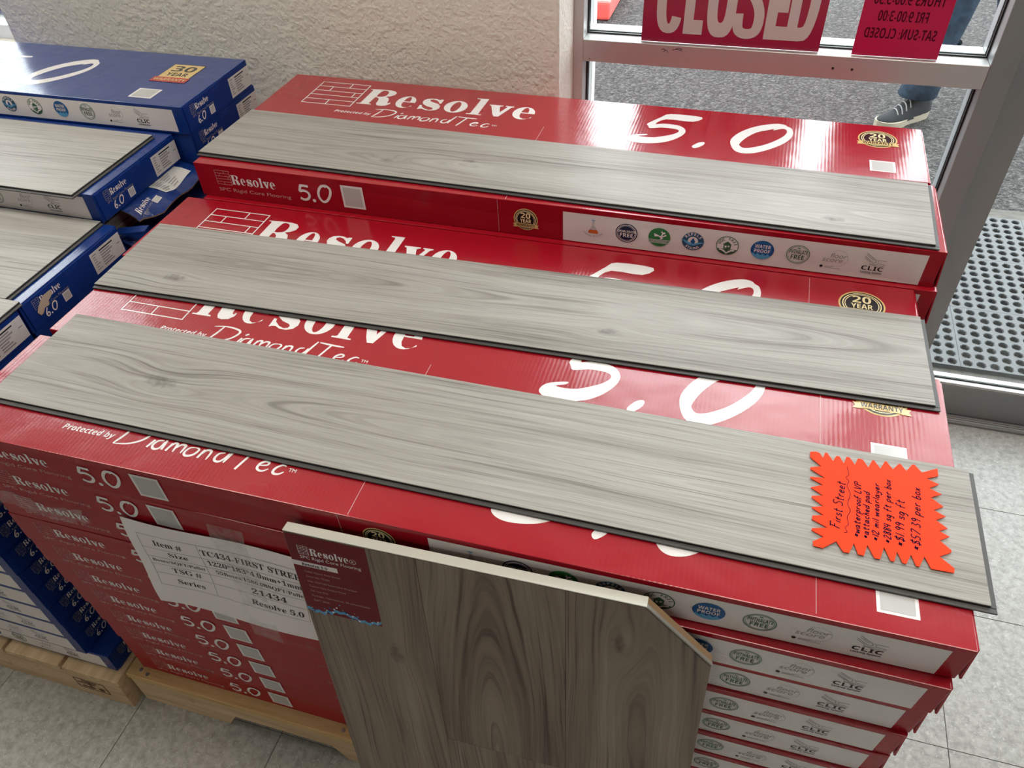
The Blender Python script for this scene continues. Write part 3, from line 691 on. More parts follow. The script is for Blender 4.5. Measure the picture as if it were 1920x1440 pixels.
# floor: slab + single vinyl tiles where they can be told apart
FX0, FX1, FY0, FY1 = -5.0, 5.0, -6.5, 1.142
slab = put('floor', box_mesh('floor', (FX0, FY0, -.12), (FX1, FY1, -.0022), MT['grout']), kind='structure')
T = .3048
tile_me = box_mesh('floor_tile', (-T/2+.0005, -T/2+.0005, -.0024), (T/2-.0005, T/2-.0005, 0), MT['vct'], .0006)
for i in range(-9, 5):
    for j in range(-8, 3):
        cx, cy = 1.4664+T*(i+.5), .260+T*(j+.5)
        put('floor_tile', tile_me, slab, (cx, cy, 0))
edge_me = box_mesh('floor_tile', (-T/2+.0005, -.055, -.0024), (T/2-.0005, .055, 0), MT['vct'], .0006)
for i in range(-9, 12): put('floor_tile', edge_me, slab, (1.4664+T*(i+.5), .260+T*2.5+T/2+.0505-.0+.0, 0)) if False else None
xa, xb, ya, yb = 1.4664-9*T, 1.4664+5*T, .260-8*T, .260+3*T
rest = []
for a, b in (((FX0, FY0, -.0022), (xa, FY1, 0)), ((xb, FY0, -.0022), (FX1, FY1, 0)), ((xa, FY0, -.0022), (xb, ya, 0)), ((xa, yb, -.0022), (xb, FY1, 0))): rest.append((a, b))
def _vctfar():
    t = NT('vinyl_tile_floor_beyond'); Pp = t.obj(); x, y, z = t.sep(Pp)
    gx = t.math('ABSOLUTE', t.math('SUBTRACT', t.math('FRACT', t.math('MULTIPLY', t.math('SUBTRACT', x, 1.4664), 1/T)), .5))
    gy = t.math('ABSOLUTE', t.math('SUBTRACT', t.math('FRACT', t.math('MULTIPLY', t.math('SUBTRACT', y, .26), 1/T)), .5))
    g = t.math('GREATER_THAN', t.math('MAXIMUM', gx, gy), .4975)
    v = t.noise(Pp, 50, 4, .65)
    return t.done(t.mix(g, t.ramp(v, [(.35, (.28, .29, .275)), (.65, (.40, .41, .39))]), (.06, .058, .052)), .32)
MT['vctfar'] = _vctfar()
put('floor_surround', boxes_mesh('floor_surround', rest, MT['vctfar']), slab)

put('ceiling', box_mesh('ceiling', (FX0, FY0, 2.75), (FX1, 1.3, 2.85), MT['ceiling']), kind='structure')
put('wall_left', box_mesh('wall_left', (FX0-.12, FY0, 0), (FX0, 1.2, 2.75), MT['wallfar']), kind='structure')
put('wall_right', box_mesh('wall_right', (FX1, FY0, 0), (FX1+.12, 1.2, 2.75), MT['wallfar']), kind='structure')
put('wall_rear', box_mesh('wall_rear', (FX0, FY0-.12, 0), (FX1, FY0, 2.75), MT['wallfar']), kind='structure')
# wall behind the cartons, with the shop window at its far end
WX0, WX1 = -.833, .535
put('wall_back', boxes_mesh('wall_back', [((WX0, YW, 0), (WX1, 1.21, 2.75)), ((-3.1, YW, 0), (WX0, 1.21, .82)), ((-3.1, YW, 2.30), (WX0, 1.21, 2.75)), ((FX0, YW, 0), (-3.1, 1.21, 2.75)), ((WX1, YF-.02, 2.12), (2.42, 1.21, 2.75))], MT['wall'], .004), kind='structure')
put('wall_back_end', boxes_mesh('wall_back_end', [((2.42, YF-.02, 0), (2.62, 1.21, 2.75)), ((2.62, YF-.02, 0), (4.6, 1.21, .5)), ((2.62, YF-.02, 2.3), (4.6, 1.21, 2.75)), ((4.6, YF-.02, 0), (FX1, 1.21, 2.75))], MT['wall']), kind='structure')

def glazed(name, x0, x1, z0, z1, y, fr=.045, mat='alu', depth=.045):
    """a simple fixed window: four frame bars, gaskets, pane"""
    o = put(name, boxes_mesh('frame', [((x0, y, z0), (x0+fr, y+depth, z1)), ((x1-fr, y, z0), (x1, y+depth, z1)), ((x0+fr, y, z0), (x1-fr, y+depth, z0+fr)), ((x0+fr, y, z1-fr), (x1-fr, y+depth, z1))], MT[mat], .001), kind='structure')
    put('pane', box_mesh('pane', (x0+fr-.003, y+depth/2-.003, z0+fr-.003), (x1-fr+.003, y+depth/2+.003, z1-fr+.003), MT['glass']), o)
    return o
glazed('window_1', -3.1, WX0, .82, 2.30, 1.13, .035, 'whitepaint')
glazed('unseen_window_3', 2.62, 4.6, .5, 2.30, YF)  # unseen window, added to let more daylight onto the floor

# window_2: the fixed light with the middle rail and the signs
w2 = put('window_2', boxes_mesh('frame', [((.535, YF, 0), (.5565, YF+.100, 2.12)), ((.5565, YF, 2.07), (1.338, YF+.100, 2.12)), ((.5565, YF, 0), (1.338, YF+.100, .10))], MT['alu'], .001), kind='structure')
put('middle_rail', box_mesh('middle_rail', (.5565, YF, .8625), (1.338, YF+.100, .9075), MT['alu'], .001), w2)
put('mullion', box_mesh('mullion', (1.338, YF, 0), (1.3855, YF+.100, 2.12), MT['alud'], .001), w2)
yg = YF+.0475
for z0, z1 in ((.10, .8625), (.9075, 2.07)):
    put('pane', box_mesh('pane', (.5545, yg-.003, z0-.002), (1.340, yg+.003, z1+.002), MT['glass']), w2)
    g = []
    for ya_, yb_ in ((yg-.0080, yg-.0032), (yg+.0032, yg+.0080)):
        g += [((.5565, ya_, z0), (.5600, yb_, z1)), ((1.3345, ya_, z0), (1.338, yb_, z1)), ((.5600, ya_, z0), (1.3345, yb_, z0+.003)), ((.5600, ya_, z1-.003), (1.3345, yb_, z1))]
    put('gasket', boxes_mesh('gasket', g, MT['gasket']), w2)
for x in (1.062, 1.098): # two screw holes in the rail
    c = bmesh.new(); bmesh.ops.create_cone(c, cap_ends=True, segments=12, radius1=.0024, radius2=.0024, depth=.0012)
    me = bpy.data.meshes.new('screw_hole'); c.to_mesh(me); c.free(); me.materials.append(MT['gasket'])
    put('screw_hole', me, w2, (x, YF-.0003, .884), (PI/2, 0, 0))
P = Print((0, YF, 0), (1, 0, 0), (0, 0, 1))
for x, z, l in ((.744, .8985, .020), (.752, .901, .012), (.722, .8975, .008)): P.stroke([(x, z), (x+l*.5, z+.0015), (x+l, z-.0008)], .0012, 'black', 0)
P.stroke([(.726, .893), (.732, .897), (.736, .892)], .001, 'black', 0); P.disc(.5705, .8685, .0012, 'black', 0, 8)
put('scuff_mark', P.mesh('scuff_mark'), w2)

# door_1: the glazed door beside it
d1 = put('door_1', boxes_mesh('frame', [((1.3862, 1.168, .012), (1.4475, 1.210, 2.12)), ((2.36, 1.168, .012), (2.418, 1.210, 2.12)), ((1.4475, 1.168, 2.05), (2.36, 1.210, 2.12))], MT['alud'], .001), kind='structure')
put('bottom_rail', box_mesh('bottom_rail', (1.4475, 1.168, .012), (2.36, 1.210, .1060), MT['alud'], .001), d1)
put('glazing_stop', boxes_mesh('glazing_stop', [((1.4475, 1.1695, .1060), (2.36, 1.1845, .1140)), ((1.4475, 1.1935, .1060), (2.36, 1.2085, .1140))], MT['alu'], .001), d1)
put('pane', box_mesh('pane', (1.446, 1.186, .107), (2.362, 1.192, 2.052), MT['glass']), d1)
put('gasket', boxes_mesh('gasket', [((1.4475, 1.184, .112), (2.36, 1.186, .117)), ((1.4475, 1.184, .117), (1.4505, 1.186, 2.05)), ((2.357, 1.184, .117), (2.36, 1.186, 2.05))], MT['gasket']), d1)
th = put('trim_1', box_mesh('threshold', (1.387, 1.1425, -.01), (2.418, 1.225, .008), MT['alud'], .002), kind='structure')
put('ridge', boxes_mesh('ridge', [((1.389, 1.1455+.0075*i, .008), (2.416, 1.149+.0075*i, .0115)) for i in range(3)], MT['alu']), th)

# ceiling fluorescents; the two rear panels are unseen, added to brighten the carton fronts
LL = ('over the blue pallet', 'over the red pallet', 'out beyond the blue pallet', 'added unseen to brighten carton fronts, on the blue pallet side', 'added unseen to brighten carton fronts, on the door side')
for k, (x, y) in enumerate(((-.9, .12), (1.5, .12), (-3.3, .12), (-.4, -3.8), (1.9, -3.8))):
    o = put('ceiling_light', boxes_mesh('frame', [((-.62, -.32, -.012), (.62, -.30, 0)), ((-.62, .30, -.012), (.62, .32, 0)), ((-.62, -.30, -.012), (-.60, .30, 0)), ((.60, -.30, -.012), (.62, .30, 0))], MT['whitepaint']), None, (x, y, 2.75),
            label='white fluorescent ceiling panel ' + LL[k], category='light', group='ceiling fluorescent panels')
    put('diffuser', box_mesh('diffuser', (-.60, -.30, -.010), (.60, .30, -.004), MT['lamp']), o)

# ================================================================== OUTSIDE
put('asphalt', box_mesh('asphalt', (-30, 1.26, -.30), (30, 40, -.035), MT['asphalt']), kind='structure')
put('pavement', box_mesh('pavement', (1.27, 1.22, -.20), (3.4, 2.335, -.0165), MT['concrete'], .006), kind='structure')
put('trim_2', box_mesh('white_return', (.515, 1.251, 0), (.5575, 1.285, 2.2), MT['whitepaint']), kind='structure')

def mat_tile():
    p_, n = .0350, 8; L = .2845; m = (L-n*p_)/2; r = .0140; zt, zb = 0.0, -.015
    vs, fs, key = [], [], {}
    def V(x, y, z):
        k = (round(x, 5), round(y, 5), round(z, 5))
        if k not in key: key[k] = len(vs); vs.append((x, y, z))
        return key[k]
    for i in range(n):
        for j in range(n):
            x0, y0 = m+i*p_, m+j*p_; cx, cy = x0+p_/2, y0+p_/2
            oc = [(cx+r*math.cos(PI/8+k*PI/4), cy+r*math.sin(PI/8+k*PI/4)) for k in range(8)]
            oi = [(cx+(r-.0018)*math.cos(PI/8+k*PI/4), cy+(r-.0018)*math.sin(PI/8+k*PI/4)) for k in range(8)]
            sq = [(x0+p_, y0+p_), (x0, y0+p_), (x0, y0), (x0+p_, y0)]
            for q in range(4):
                a, b, c = oc[(2*q)%8], oc[(2*q+1)%8], oc[(2*q+2)%8]
                fs.append((V(*sq[q], zt), V(*b, zt), V(*a, zt)))
                fs.append((V(*sq[q], zt), V(*sq[(q+1)%4], zt), V(*c, zt), V(*b, zt)))
            for k in range(8):
                a, b = oc[k], oc[(k+1)%8]; a2, b2 = oi[k], oi[(k+1)%8]
                fs.append((V(*a, zt), V(*b, zt), V(*b2, zt-.0028), V(*a2, zt-.0028)))
                fs.append((V(*a2, zt-.0028), V(*b2, zt-.0028), V(*b2, zb), V(*a2, zb)))
    e = L-m
    for a, b in (((0, 0), (L, m)), ((0, e), (L, L)), ((0, m), (m, e)), ((e, m), (L, e))):
        fs.append((V(a[0], a[1], zt), V(b[0], a[1], zt), V(b[0], b[1], zt), V(a[0], b[1], zt)))
    c = [(0, 0), (L, 0), (L, L), (0, L)]
    for k in range(4):
        a, b = c[k], c[(k+1)%4]; fs.append((V(*a, zb), V(*b, zb), V(*b, zt), V(*a, zt)))
    me = mesh_from('mat_tile', vs, fs, MT['rubber'])
    bm = bmesh.new(); bm.from_mesh(me); bmesh.ops.recalc_face_normals(bm, faces=bm.faces[:]); bm.to_mesh(me); bm.free()
    return me
mt_me = mat_tile()
mo = put('rubber_doormat', None, None, (1.327, 1.3865, -.0015), label='grey rubber drainage mat full of holes outside the glass door', category='doormat')
for i in range(6):
    for j in range(3): put('mat_tile', mt_me, mo, (i*.2855, j*.2855, 0))

kb = put('kerb_block', box_mesh('kerb_block', (-.30, 4.05, -.035), (.090, 6.6, .07), MT['redpaint'], .02, 3), label='red painted kerb block on the asphalt behind the closed sign', category='kerb')

# ================================================================== PALLETS
rp = put('pallet', None, None, (0, 0, 0), label='plywood topped pallet under the stack of red cartons', category='pallet')
put('deck_board', box_mesh('deck_board', (-.056, -.057, .0905), (1.215, .955, .1066), MT['ply'], .0012), rp)
def stringer(y0, y1):
    prof = [(-.052, 0), (.14, 0), (.165, .045), (.37, .045), (.395, 0), (.765, 0), (.79, .045), (.995, .045), (1.02, 0), (1.21, 0), (1.21, .0903), (-.052, .0903)]
    return prism('stringer', prof, y0, y1, MT['pine'], 'xz')
for y0 in (-.0555, .43, .915): put('stringer', stringer(y0, y0+.038), rp)
scr = bmesh.new(); bmesh.ops.create_cone(scr, cap_ends=True, segments=12, radius1=.0042, radius2=.0036, depth=.0016); sm = bpy.data.meshes.new('screw'); scr.to_mesh(sm); scr.free(); sm.materials.append(MT['screw'])
for x, y in ((-.030, -.042), (-.012, -.047), (.40, -.044), (.42, -.044), (.80, -.044), (1.19, -.044)): put('screw', sm, rp, (x, y, .1071))
bp = put('pallet', None, None, (0, 0, 0), label='rough pine pallet with a burnt stamp under the blue cartons', category='pallet')
for k in range(11):
    x1 = -.061-k*.137; put('deck_board', box_mesh('deck_board', (x1-.128, -.0785, .0885), (x1, .905, .1055), MT['piney'], .002), bp)
def bstringer(y0, y1):
    return prism('stringer', [(-1.575, 0), (-.0655, 0), (-.063, .0883), (-1.575, .0883)], y0, y1, MT['pine'], 'xz')
for y0 in (-.0775, .40, .862): put('stringer', bstringer(y0, y0+.038), bp)
P = Print((0, -.0776, 0), (1, 0, 0), (0, 0, 1), 2)
for a, b, c, d in ((-.182, .028, -.108, .0305), (-.182, .066, -.108, .0685), (-.182, .028, -.1795, .0685), (-.1105, .028, -.108, .0685), (-.176, .050, -.135, .054), (-.170, .036, -.140, .041), (-.165, .058, -.128, .062), (-.150, .034, -.146, .062), (-.130, .034, -.118, .046)): P.quad(a, b, c, d, 'burn')
put('burnt_stamp', P.mesh('burnt_stamp'), bp)

# ================================================================== RED CARTONS
Z0 = .1071
row_y = [None, .1446, .3386, .5420, .7526]; row_x = [None, -.0235, -.0405, -.0100, -.0209]
front_x = [-.0300, -.0270, -.0270, -.0280, -.0300, -.0330, -.0345, -.0340, -.0310, -.0293, -.0258]
front_y = [-.0350, -.0375, -.0405, -.0435, -.0465, -.0495, -.0520, -.0545, -.0540, -.0580, -.0629]
for n in range(11):
    lab = 'red carton in the front row, %s layer up from the plywood pallet' % ORD[n+1]
    if n == 10: lab = 'red carton topping the front row, under the plank with the orange tag'
    if n == 9: lab = 'red carton in the front row, second from its top, paper sheet hanging over it'
    red_carton(front_x[n], front_y[n], Z0+n*RH, (.0099 if n == 10 else rnd.uniform(-.0015, .0015)), lab, n == 10, True)
RN = ['', 'second row', 'middle row', 'fourth row', 'rear row by the wall']
TOPL = ['', 'red carton in the second row, its pale lid glare between the front and middle planks',
        'red carton topping the middle row, lying under the middle loose plank',
        'red carton poking out below the raised one beside the door post', 'red carton directly below the rearmost fully printed lid']
for r in range(1, 5):
    for n in range(11):
        top = n == 10
        y = row_y[r] - (.0146 if r == 3 and top else 0) - (.008 if r == 4 and n < 11 else 0); x = row_x[r] + (0 if top else rnd.uniform(-.004, .004))
        lab = TOPL[r] if top else 'red carton in the %s, %s layer up from the plywood pallet' % (RN[r], ORD[n+1])
        y = (y if r != 3 else .534) + (0 if top else .0150*(10-n)/10)
        red_carton(x, y, Z0+n*RH, 0, lab, top and r in (1, 2), r == 3 and top)
Z12 = Z0+11*RH+.0002
red_carton(-.01595, .54559, Z12, -.0059, 'raised red carton with its side icon strip in full view under the rear plank', True, True)
red_carton(-.0209, .7526, Z12, -.0113, 'raised red carton against the wall with its whole printed lid uncovered', True, False)

# ================================================================== BLUE CARTONS
ZB = .1058
BN = ['front row', 'second row', 'third row', 'rear row by the wall']
by = [-.062, .1785, .4185, .6600]; bx = [-.109, -.1110, -.1370, -.1000]
for r in range(4):
    for n in range(13):
        if r == 2 and n == 12: continue
        top = n == 12
        lab = 'blue carton in the %s, %s layer up from the pine pallet' % (BN[r], ORD[n+1])
        x, y = bx[r], by[r]
        if r == 0: x, y = (-.0735, -.0560) if n == 0 else ((-.1150, -.0600-.0008*min(n, 9)) if n < 11 else (-.1100, -.0620))
        elif not top: x += rnd.uniform(-.004, .004); y += .0170*(12-n)/12
        end = None
        if r == 0: end = blue_end_label if top else blue_end_plain
        if r == 1 and top: end = blue_end_torn; lab = 'blue carton with a torn patch over its printed name, in the second row'
        if r == 0 and top: lab = 'blue carton topping the front row, white shipping label on its end'
        if r == 3 and top: end = blue_end_plain
        blue_carton(x, y, ZB+n*BH, 0, lab, False, r == 0, end)
zc = ZB+13*BH
# the burst carton under the third-row top carton
def open_carton():
    W, H, t = BW, BH, .003
    return boxes_mesh('open_carton', [((-BL, 0, 0), (-.004, W, t)), ((-BL, 0, H-t-.0004), (-.004, W, H-.0004)), ((-BL, 0, t), (-.004, t, H-t-.0004)), ((-BL, W-t, t), (-.004, W, H-t-.0004)), ((-BL, t, t), (-BL+t, W-t, H-t-.0004))], MT['blue'])
tc = blue_carton(-.137, .4185, zc-BH, 0, 'burst blue carton with its end torn open and plank edges showing', body=open_carton())
for k in range(7):
    put('packed_plank', box_mesh('packed_plank', (-1.50, .0045, .0036+k*.0064), (-.012-.004*((k*3) % 5)/5, BW-.005, .0092+k*.0064), MT['packed'] if 'packed' in MT else MT['core'], .0006), tc)
# flap torn loose and bulging outward
fv, ff = [], []
N = 14
free = [(.046, .036), (.055, .030), (.085, .060), (.120, .062), (.150, .052), (.185, .060), (.215, .060), (.236, .050)]
def fout(y):
    for (a, b), (c, d) in zip(free, free[1:]):
        if y <= c: return b+(d-b)*max(0, (y-a))/(c-a)
    return free[-1][1]
for i in range(N+1):
    y = .046+(.234-.046)*i/N; L = fout(y)
    for k in range(5):
        s = k/4
        fv.append((-.004+L*s, y, BH-.0015-.018*s*s-.004*math.sin(i*.9)*s))
for i in range(N):
    for k in range(4): ff.append((i*5+k, (i+1)*5+k, (i+1)*5+k+1, i*5+k+1))
nf = len(fv); fv += [(x, y, z-.0022) for x, y, z in fv]; ff2 = [tuple(nf+q for q in f[::-1]) for f in ff]
rim = [(i*5+4, (i+1)*5+4, nf+(i+1)*5+4, nf+i*5+4) for i in range(N)]
fm = mesh_from('torn_flap', fv, ff+ff2+rim, [MT['blue'], MT['kraft']], [0]*len(ff)+[1]*len(ff2)+[1]*len(rim))
fl = put('torn_flap', fm, tc)
def on_flap(a, s):
    L = fout(a); x = min(.048*s, L-.001); q = x/L; return Vector((-.004+x, a, BH-.0015-.018*q*q-.004*math.sin((a-.046)/.188*14*.9)*q+.0008))
class FlapPrint(Print):
    def P(s, a, b, lay): return on_flap(a, max(0, 1-b/.055)) + Vector((0.0002, 0, .0003*(1+lay)))
P = FlapPrint((0, 0, 0), (0, 1, 0), (0, 0, 1))
P.n = Vector((0, 0, 1))
word_mark(P, .060, .020, .098, .032, 'white'); P.text('SPC Rigid Core Flooring', .055, .012, .0045, 'greyink', '', .055)
code_panel(P, .094, .004, .110, .017)
for i in range(12): P.quad(.128+.082*i/12, .008, .128+.082*(i+1)/12, .030, 'sticker', 0); P.quad(.128+.082*i/12, .030, .128+.082*(i+1)/12, .052, 'sticker', 0)
for i in range(7):
    yy = .048-i*.0056; P.quad(.134, yy-.0008, .146+.003*(i % 3), yy+.0008, 'greyink', 2); P.quad(.158, yy-.0008, .174+.004*((i*2) % 3), yy+.0008, 'greyink', 2)
put('flap_print', P.mesh('flap_print'), tc)
lf = mesh_from('lower_flap', [(0, .02, .004), (0, .235, .004), (.045, .235, -.020), (.035, .03, -.024), (-.002, .02, .001), (-.002, .235, .001), (.043, .235, -.023), (.033, .03, -.027)], [(0, 3, 2, 1), (4, 5, 6, 7), (0, 1, 5, 4), (1, 2, 6, 5), (2, 3, 7, 6), (3, 0, 4, 7)], MT['blue'])
put('lower_flap', lf, tc)
tb = mesh_from('torn_tab', [(-.002, .012, .022), (-.002, .026, .027), (.052, .044, .030), (.050, .030, .025), (-.002, .012, .020), (-.002, .026, .025), (.052, .044, .028), (.050, .030, .023)], [(0, 3, 2, 1), (4, 5, 6, 7), (0, 1, 5, 4), (1, 2, 6, 5), (2, 3, 7, 6), (3, 0, 4, 7)], MT['blue'])
put('torn_tab', tb, tc)
blue_carton(-.137, .4185, zc, 0, 'blue carton lying on the burst one, a loose plank on its lid', False, True, blue_end_label)
blue_carton(-.1000, .6600, zc, 0, 'blue carton in the rear row, just below the one with the badge', False, False, blue_end_label)
blue_carton(-.0995, .6570, zc+BH, .006, 'topmost blue carton against the wall with a gold thirty year badge', True, True, blue_end_label)

# ================================================================== LOOSE PLANKS
def plank(name, L, W, loc, rot, mat, label, group):
    th = .0052
    me = box_mesh('plank', (0, 0, -th), (L, W, 0), mat, .0006)
    me.materials.append(MT['core'])
    for p_ in me.polygons:
        if abs(p_.normal.z) < .5: p_.material_index = 1
    o = put('plank', me, None, loc, (0, 0, rot), label=label, category='plank', group=group)
    put('locking_tongue', boxes_mesh('locking_tongue', [((-.0002, -.0062, -th), (L+.0058, -.0002, -.0032)), ((L+.0002, -.0002, -th), (L+.0058, W-.002, -.0030))], MT['tongue'], .0005), o)
    return o
m1 = wood_mat('grey_oak_one', *PLK, knots=[(.215, .081, .016), (1.137, .078, .006)], seed=1.3, cath=(.080, 1.02, .034), bend=.55)
m2 = wood_mat('grey_oak_two', *PLK, knots=[(.118, .041, .012), (.803, .055, .010)], seed=5.1, cath=(.100, -.25, .026), bend=.5)
m3 = wood_mat('grey_oak_three', *PLK, knots=[(1.081, .036, .010), (.490, .079, .008), (.35, .05, .007)], seed=8.7, cath=(.06, 1.6, .026), bend=.5)
GP = 'loose grey sample planks on the red cartons'
ZT = .8138
plank('plank', 1.220, .180, (0, 0, ZT), 0, m1, 'grey wood plank in front, with the orange price tag on it', GP)
plank('plank', 1.220, .180, (-.0248, .2516, ZT), .0230, m2, 'bare grey wood plank in the middle, across the second and third red rows', GP)
plank('plank', 1.220, .180, (-.0209, .5736, ZT+.0640), -.0229, m3, 'grey wood plank farthest back, on the raised red carton', GP)
BPK = ((.20, .195, .185), (.40, .39, .37), (.50, .49, .47))
GB = 'loose grey sample planks on the blue cartons'
mb = [wood_mat('pale_oak_%s' % c, *BPK, seed=12.+k*3.7, bend=.8, coarse=.8) for k, c in enumerate('abc')]
plank('plank', 1.5, .2286, (-.164-1.5, .4045, zc+BH+.0054), 0, mb[0], 'pale grey plank on the highest of the three blue steps', GB)
plank('plank', 1.5, .2286, (-.138-1.5, .1860, zc+.0054), 0, mb[1], 'pale grey plank on the second blue row, beside the burst carton', GB)
plank('plank', 1.5, .2286, (-.110-1.5, -.0435, zc+.0054), 0, mb[2], 'pale grey plank on the front blue row, mostly cut off by the photo edge', GB)

# ================================================================== ORANGE PRICE TAG
TAG = [(1.0479,.1617),(1.0542,.1637),(1.0583,.1627),(1.0623,.1555),(1.0644,.1646),(1.0667,.1649),(1.0732,.1534),(1.0767,.1624),(1.0804,.1626),(1.0849,.1528),(1.0881,.1641),(1.0915,.1638),(1.097,.1538),(1.1003,.1644),(1.1055,.1646),(1.1115,.1535),(1.1164,.1661),(1.1181,.1662),(1.1244,.1549),(1.13,.1679),(1.1317,.1679),(1.1378,.1571),(1.145,.1678),(1.1467,.1677),(1.1521,.1584),(1.1596,.1704),(1.1618,.1705),(1.1687,.1603),(1.1859,.1708),(1.1857,.1592),(1.1729,.1523),(1.1853,.1467),(1.1743,.1385),(1.1867,.1327),(1.1749,.1252),(1.1869,.1151),(1.1764,.1077),(1.1879,.1017),(1.1774,.0943),(1.1882,.0856),(1.1792,.0802),(1.189,.0749),(1.1786,.0674),(1.1891,.0575),(1.1885,.0547),(1.1766,.0463),(1.1897,.035),(1.1886,.0293),(1.1672,.0287),(1.162,.0424),(1.1559,.0282),(1.153,.0285),(1.149,.0414),(1.1437,.0285),(1.1402,.0287),(1.1355,.042),(1.1323,.0287),(1.1288,.0285),(1.123,.044),(1.1185,.0277),(1.1132,.0276),(1.1067,.0424),(1.1028,.0279),(1.0971,.0282),(1.0933,.0416),(1.0884,.0276),(1.0828,.0274),(1.0757,.0393),(1.0622,.0269),(1.0529,.0275),(1.0523,.0332),(1.0632,.0418),(1.0509,.0475),(1.0513,.0504),(1.0671,.0552),(1.0511,.0623),(1.0514,.0674),(1.0632,.0712),(1.0507,.0781),(1.0509,.0796),(1.0631,.0835),(1.0503,.0928),(1.0507,.0951),(1.0627,.0987),(1.0492,.1069),(1.0498,.1078),(1.0625,.1142),(1.0481,.1213),(1.0484,.123),(1.0647,.1253),(1.0483,.1348),(1.0484,.1376),(1.0607,.142),(1.048,.1534)]
tg = put('price_tag', prism('price_tag', TAG, .0012, .0020, MT['tag']), None, (0, 0, ZT), label='zigzag edged fluorescent orange price tag with handwriting on the front plank', category='tag')
# handwriting: single pen strokes, glyphs in a 1-high box
HW = {'F': [[(.1,0),(.16,1)],[(.0,1),(.6,1.05)],[(.12,.55),(.45,.58)]], 'i': [[(.1,.5),(.1,0)],[(.1,.7),(.13,.74)]], 'r': [[(.05,.5),(.08,0)],[(.07,.3),(.2,.5),(.35,.48)]], 's': [[(.35,.48),(.12,.46),(.1,.3),(.3,.22),(.3,.04),(.02,.02)]],
 't': [[(.15,.85),(.15,.05),(.3,.0)],[(.0,.55),(.35,.58)]], 'S': [[(.5,.95),(.2,1.0),(.05,.75),(.4,.45),(.4,.1),(.0,.05)]], 'e': [[(.03,.25),(.35,.32),(.2,.5),(.04,.3),(.12,.02),(.38,.1)]], 'w': [[(.0,.5),(.08,.0),(.25,.4),(.38,.0),(.5,.5)]],
 'a': [[(.35,.48),(.1,.46),(.02,.15),(.15,.0),(.33,.3),(.36,.45),(.36,.05),(.45,.0)]], 'p': [[(.05,.5),(.02,-.4)],[(.05,.4),(.25,.52),(.38,.3),(.2,.03),(.05,.1)]], 'o': [[(.2,.5),(.03,.3),(.12,.02),(.34,.15),(.32,.42),(.2,.5)]], 'f': [[(.4,.85),(.25,.95),(.15,.6),(.1,-.1)],[(.0,.42),(.35,.45)]],
 'L': [[(.1,1),(.03,.02),(.4,.05)]], 'V': [[(.0,1),(.18,.0),(.42,1)]], 'P': [[(.08,1),(.03,0)],[(.05,.95),(.4,.95),(.4,.6),(.06,.5)]], 'c': [[(.34,.45),(.1,.45),(.03,.15),(.2,.0),(.36,.08)]], 'h': [[(.08,.95),(.03,0)],[(.05,.3),(.25,.5),(.32,.3),(.34,.0)]], 'd': [[(.35,.4),(.12,.48),(.02,.18),(.15,.0),(.34,.2)],[(.4,1),(.36,.0)]],
 'm': [[(.03,.5),(.03,0)],[(.04,.3),(.18,.5),(.24,.3),(.24,.0)],[(.25,.3),(.4,.5),(.46,.3),(.47,.0)]], 'l': [[(.12,.95),(.06,.0)]], 'y': [[(.02,.5),(.1,.15),(.3,.2)],[(.38,.5),(.28,-.2),(.05,-.4),(.0,-.25)]], 'q': [[(.35,.45),(.1,.48),(.03,.15),(.2,.02),(.36,.4)],[(.36,.45),(.3,-.35),(.1,-.38)]], 'b': [[(.08,.95),(.04,.02),(.25,.0),(.36,.25),(.22,.45),(.05,.3)]], 'x': [[(.03,.5),(.35,.0)],[(.35,.5),(.0,.0)]],
 '$': [[(.45,.85),(.15,.85),(.06,.65),(.4,.4),(.38,.12),(.0,.1)],[(.3,1.1),(.16,-.12)]], '*': [[(.0,.3),(.4,.55)],[(.05,.58),(.35,.25)],[(.2,.65),(.2,.2)]], '.': [[(.08,.0),(.12,.04)]],
 '1': [[(.12,.95),(.08,.0)]], '2': [[(.03,.75),(.2,.95),(.35,.7),(.03,.02),(.42,.05)]], '3': [[(.05,.9),(.32,.88),(.15,.52),(.36,.3),(.2,.0),(.0,.08)]], '4': [[(.1,.95),(.03,.45),(.4,.45)],[(.34,.95),(.3,.0)]], '5': [[(.42,.95),(.12,.93),(.08,.55),(.34,.45),(.3,.08),(.0,.03)]], '7': [[(.02,.9),(.42,.95),(.12,.0)]], '8': [[(.3,.8),(.15,.97),(.06,.75),(.32,.3),(.2,.0),(.04,.2),(.35,.75),(.3,.85)]], '9': [[(.36,.7),(.2,.95),(.04,.7),(.2,.5),(.36,.75),(.28,.0)]]}
def hand(P, s, p0, p1, h, wd):
    adv = 0; items = []
    for c in s:
        if c == ' ': adv += .36; continue
        g = HW[c]; wmax = max(x for st in g for x, y in st); items.append((adv, g)); adv += wmax+.16
    d = Vector((p1[0]-p0[0], p1[1]-p0[1])); L = d.length; d /= L; nrm = Vector((-d.y, d.x)); k = L/adv
    for a, g in items:
        for st in g: P.stroke([tuple(Vector(p0)+d*((a+x)*k+.18*y*h)+nrm*(y*h)) for x, y in st], wd, 'pen', 0)
P = Print((0, 0, .0020), (1, 0, 0), (0, 1, 0))
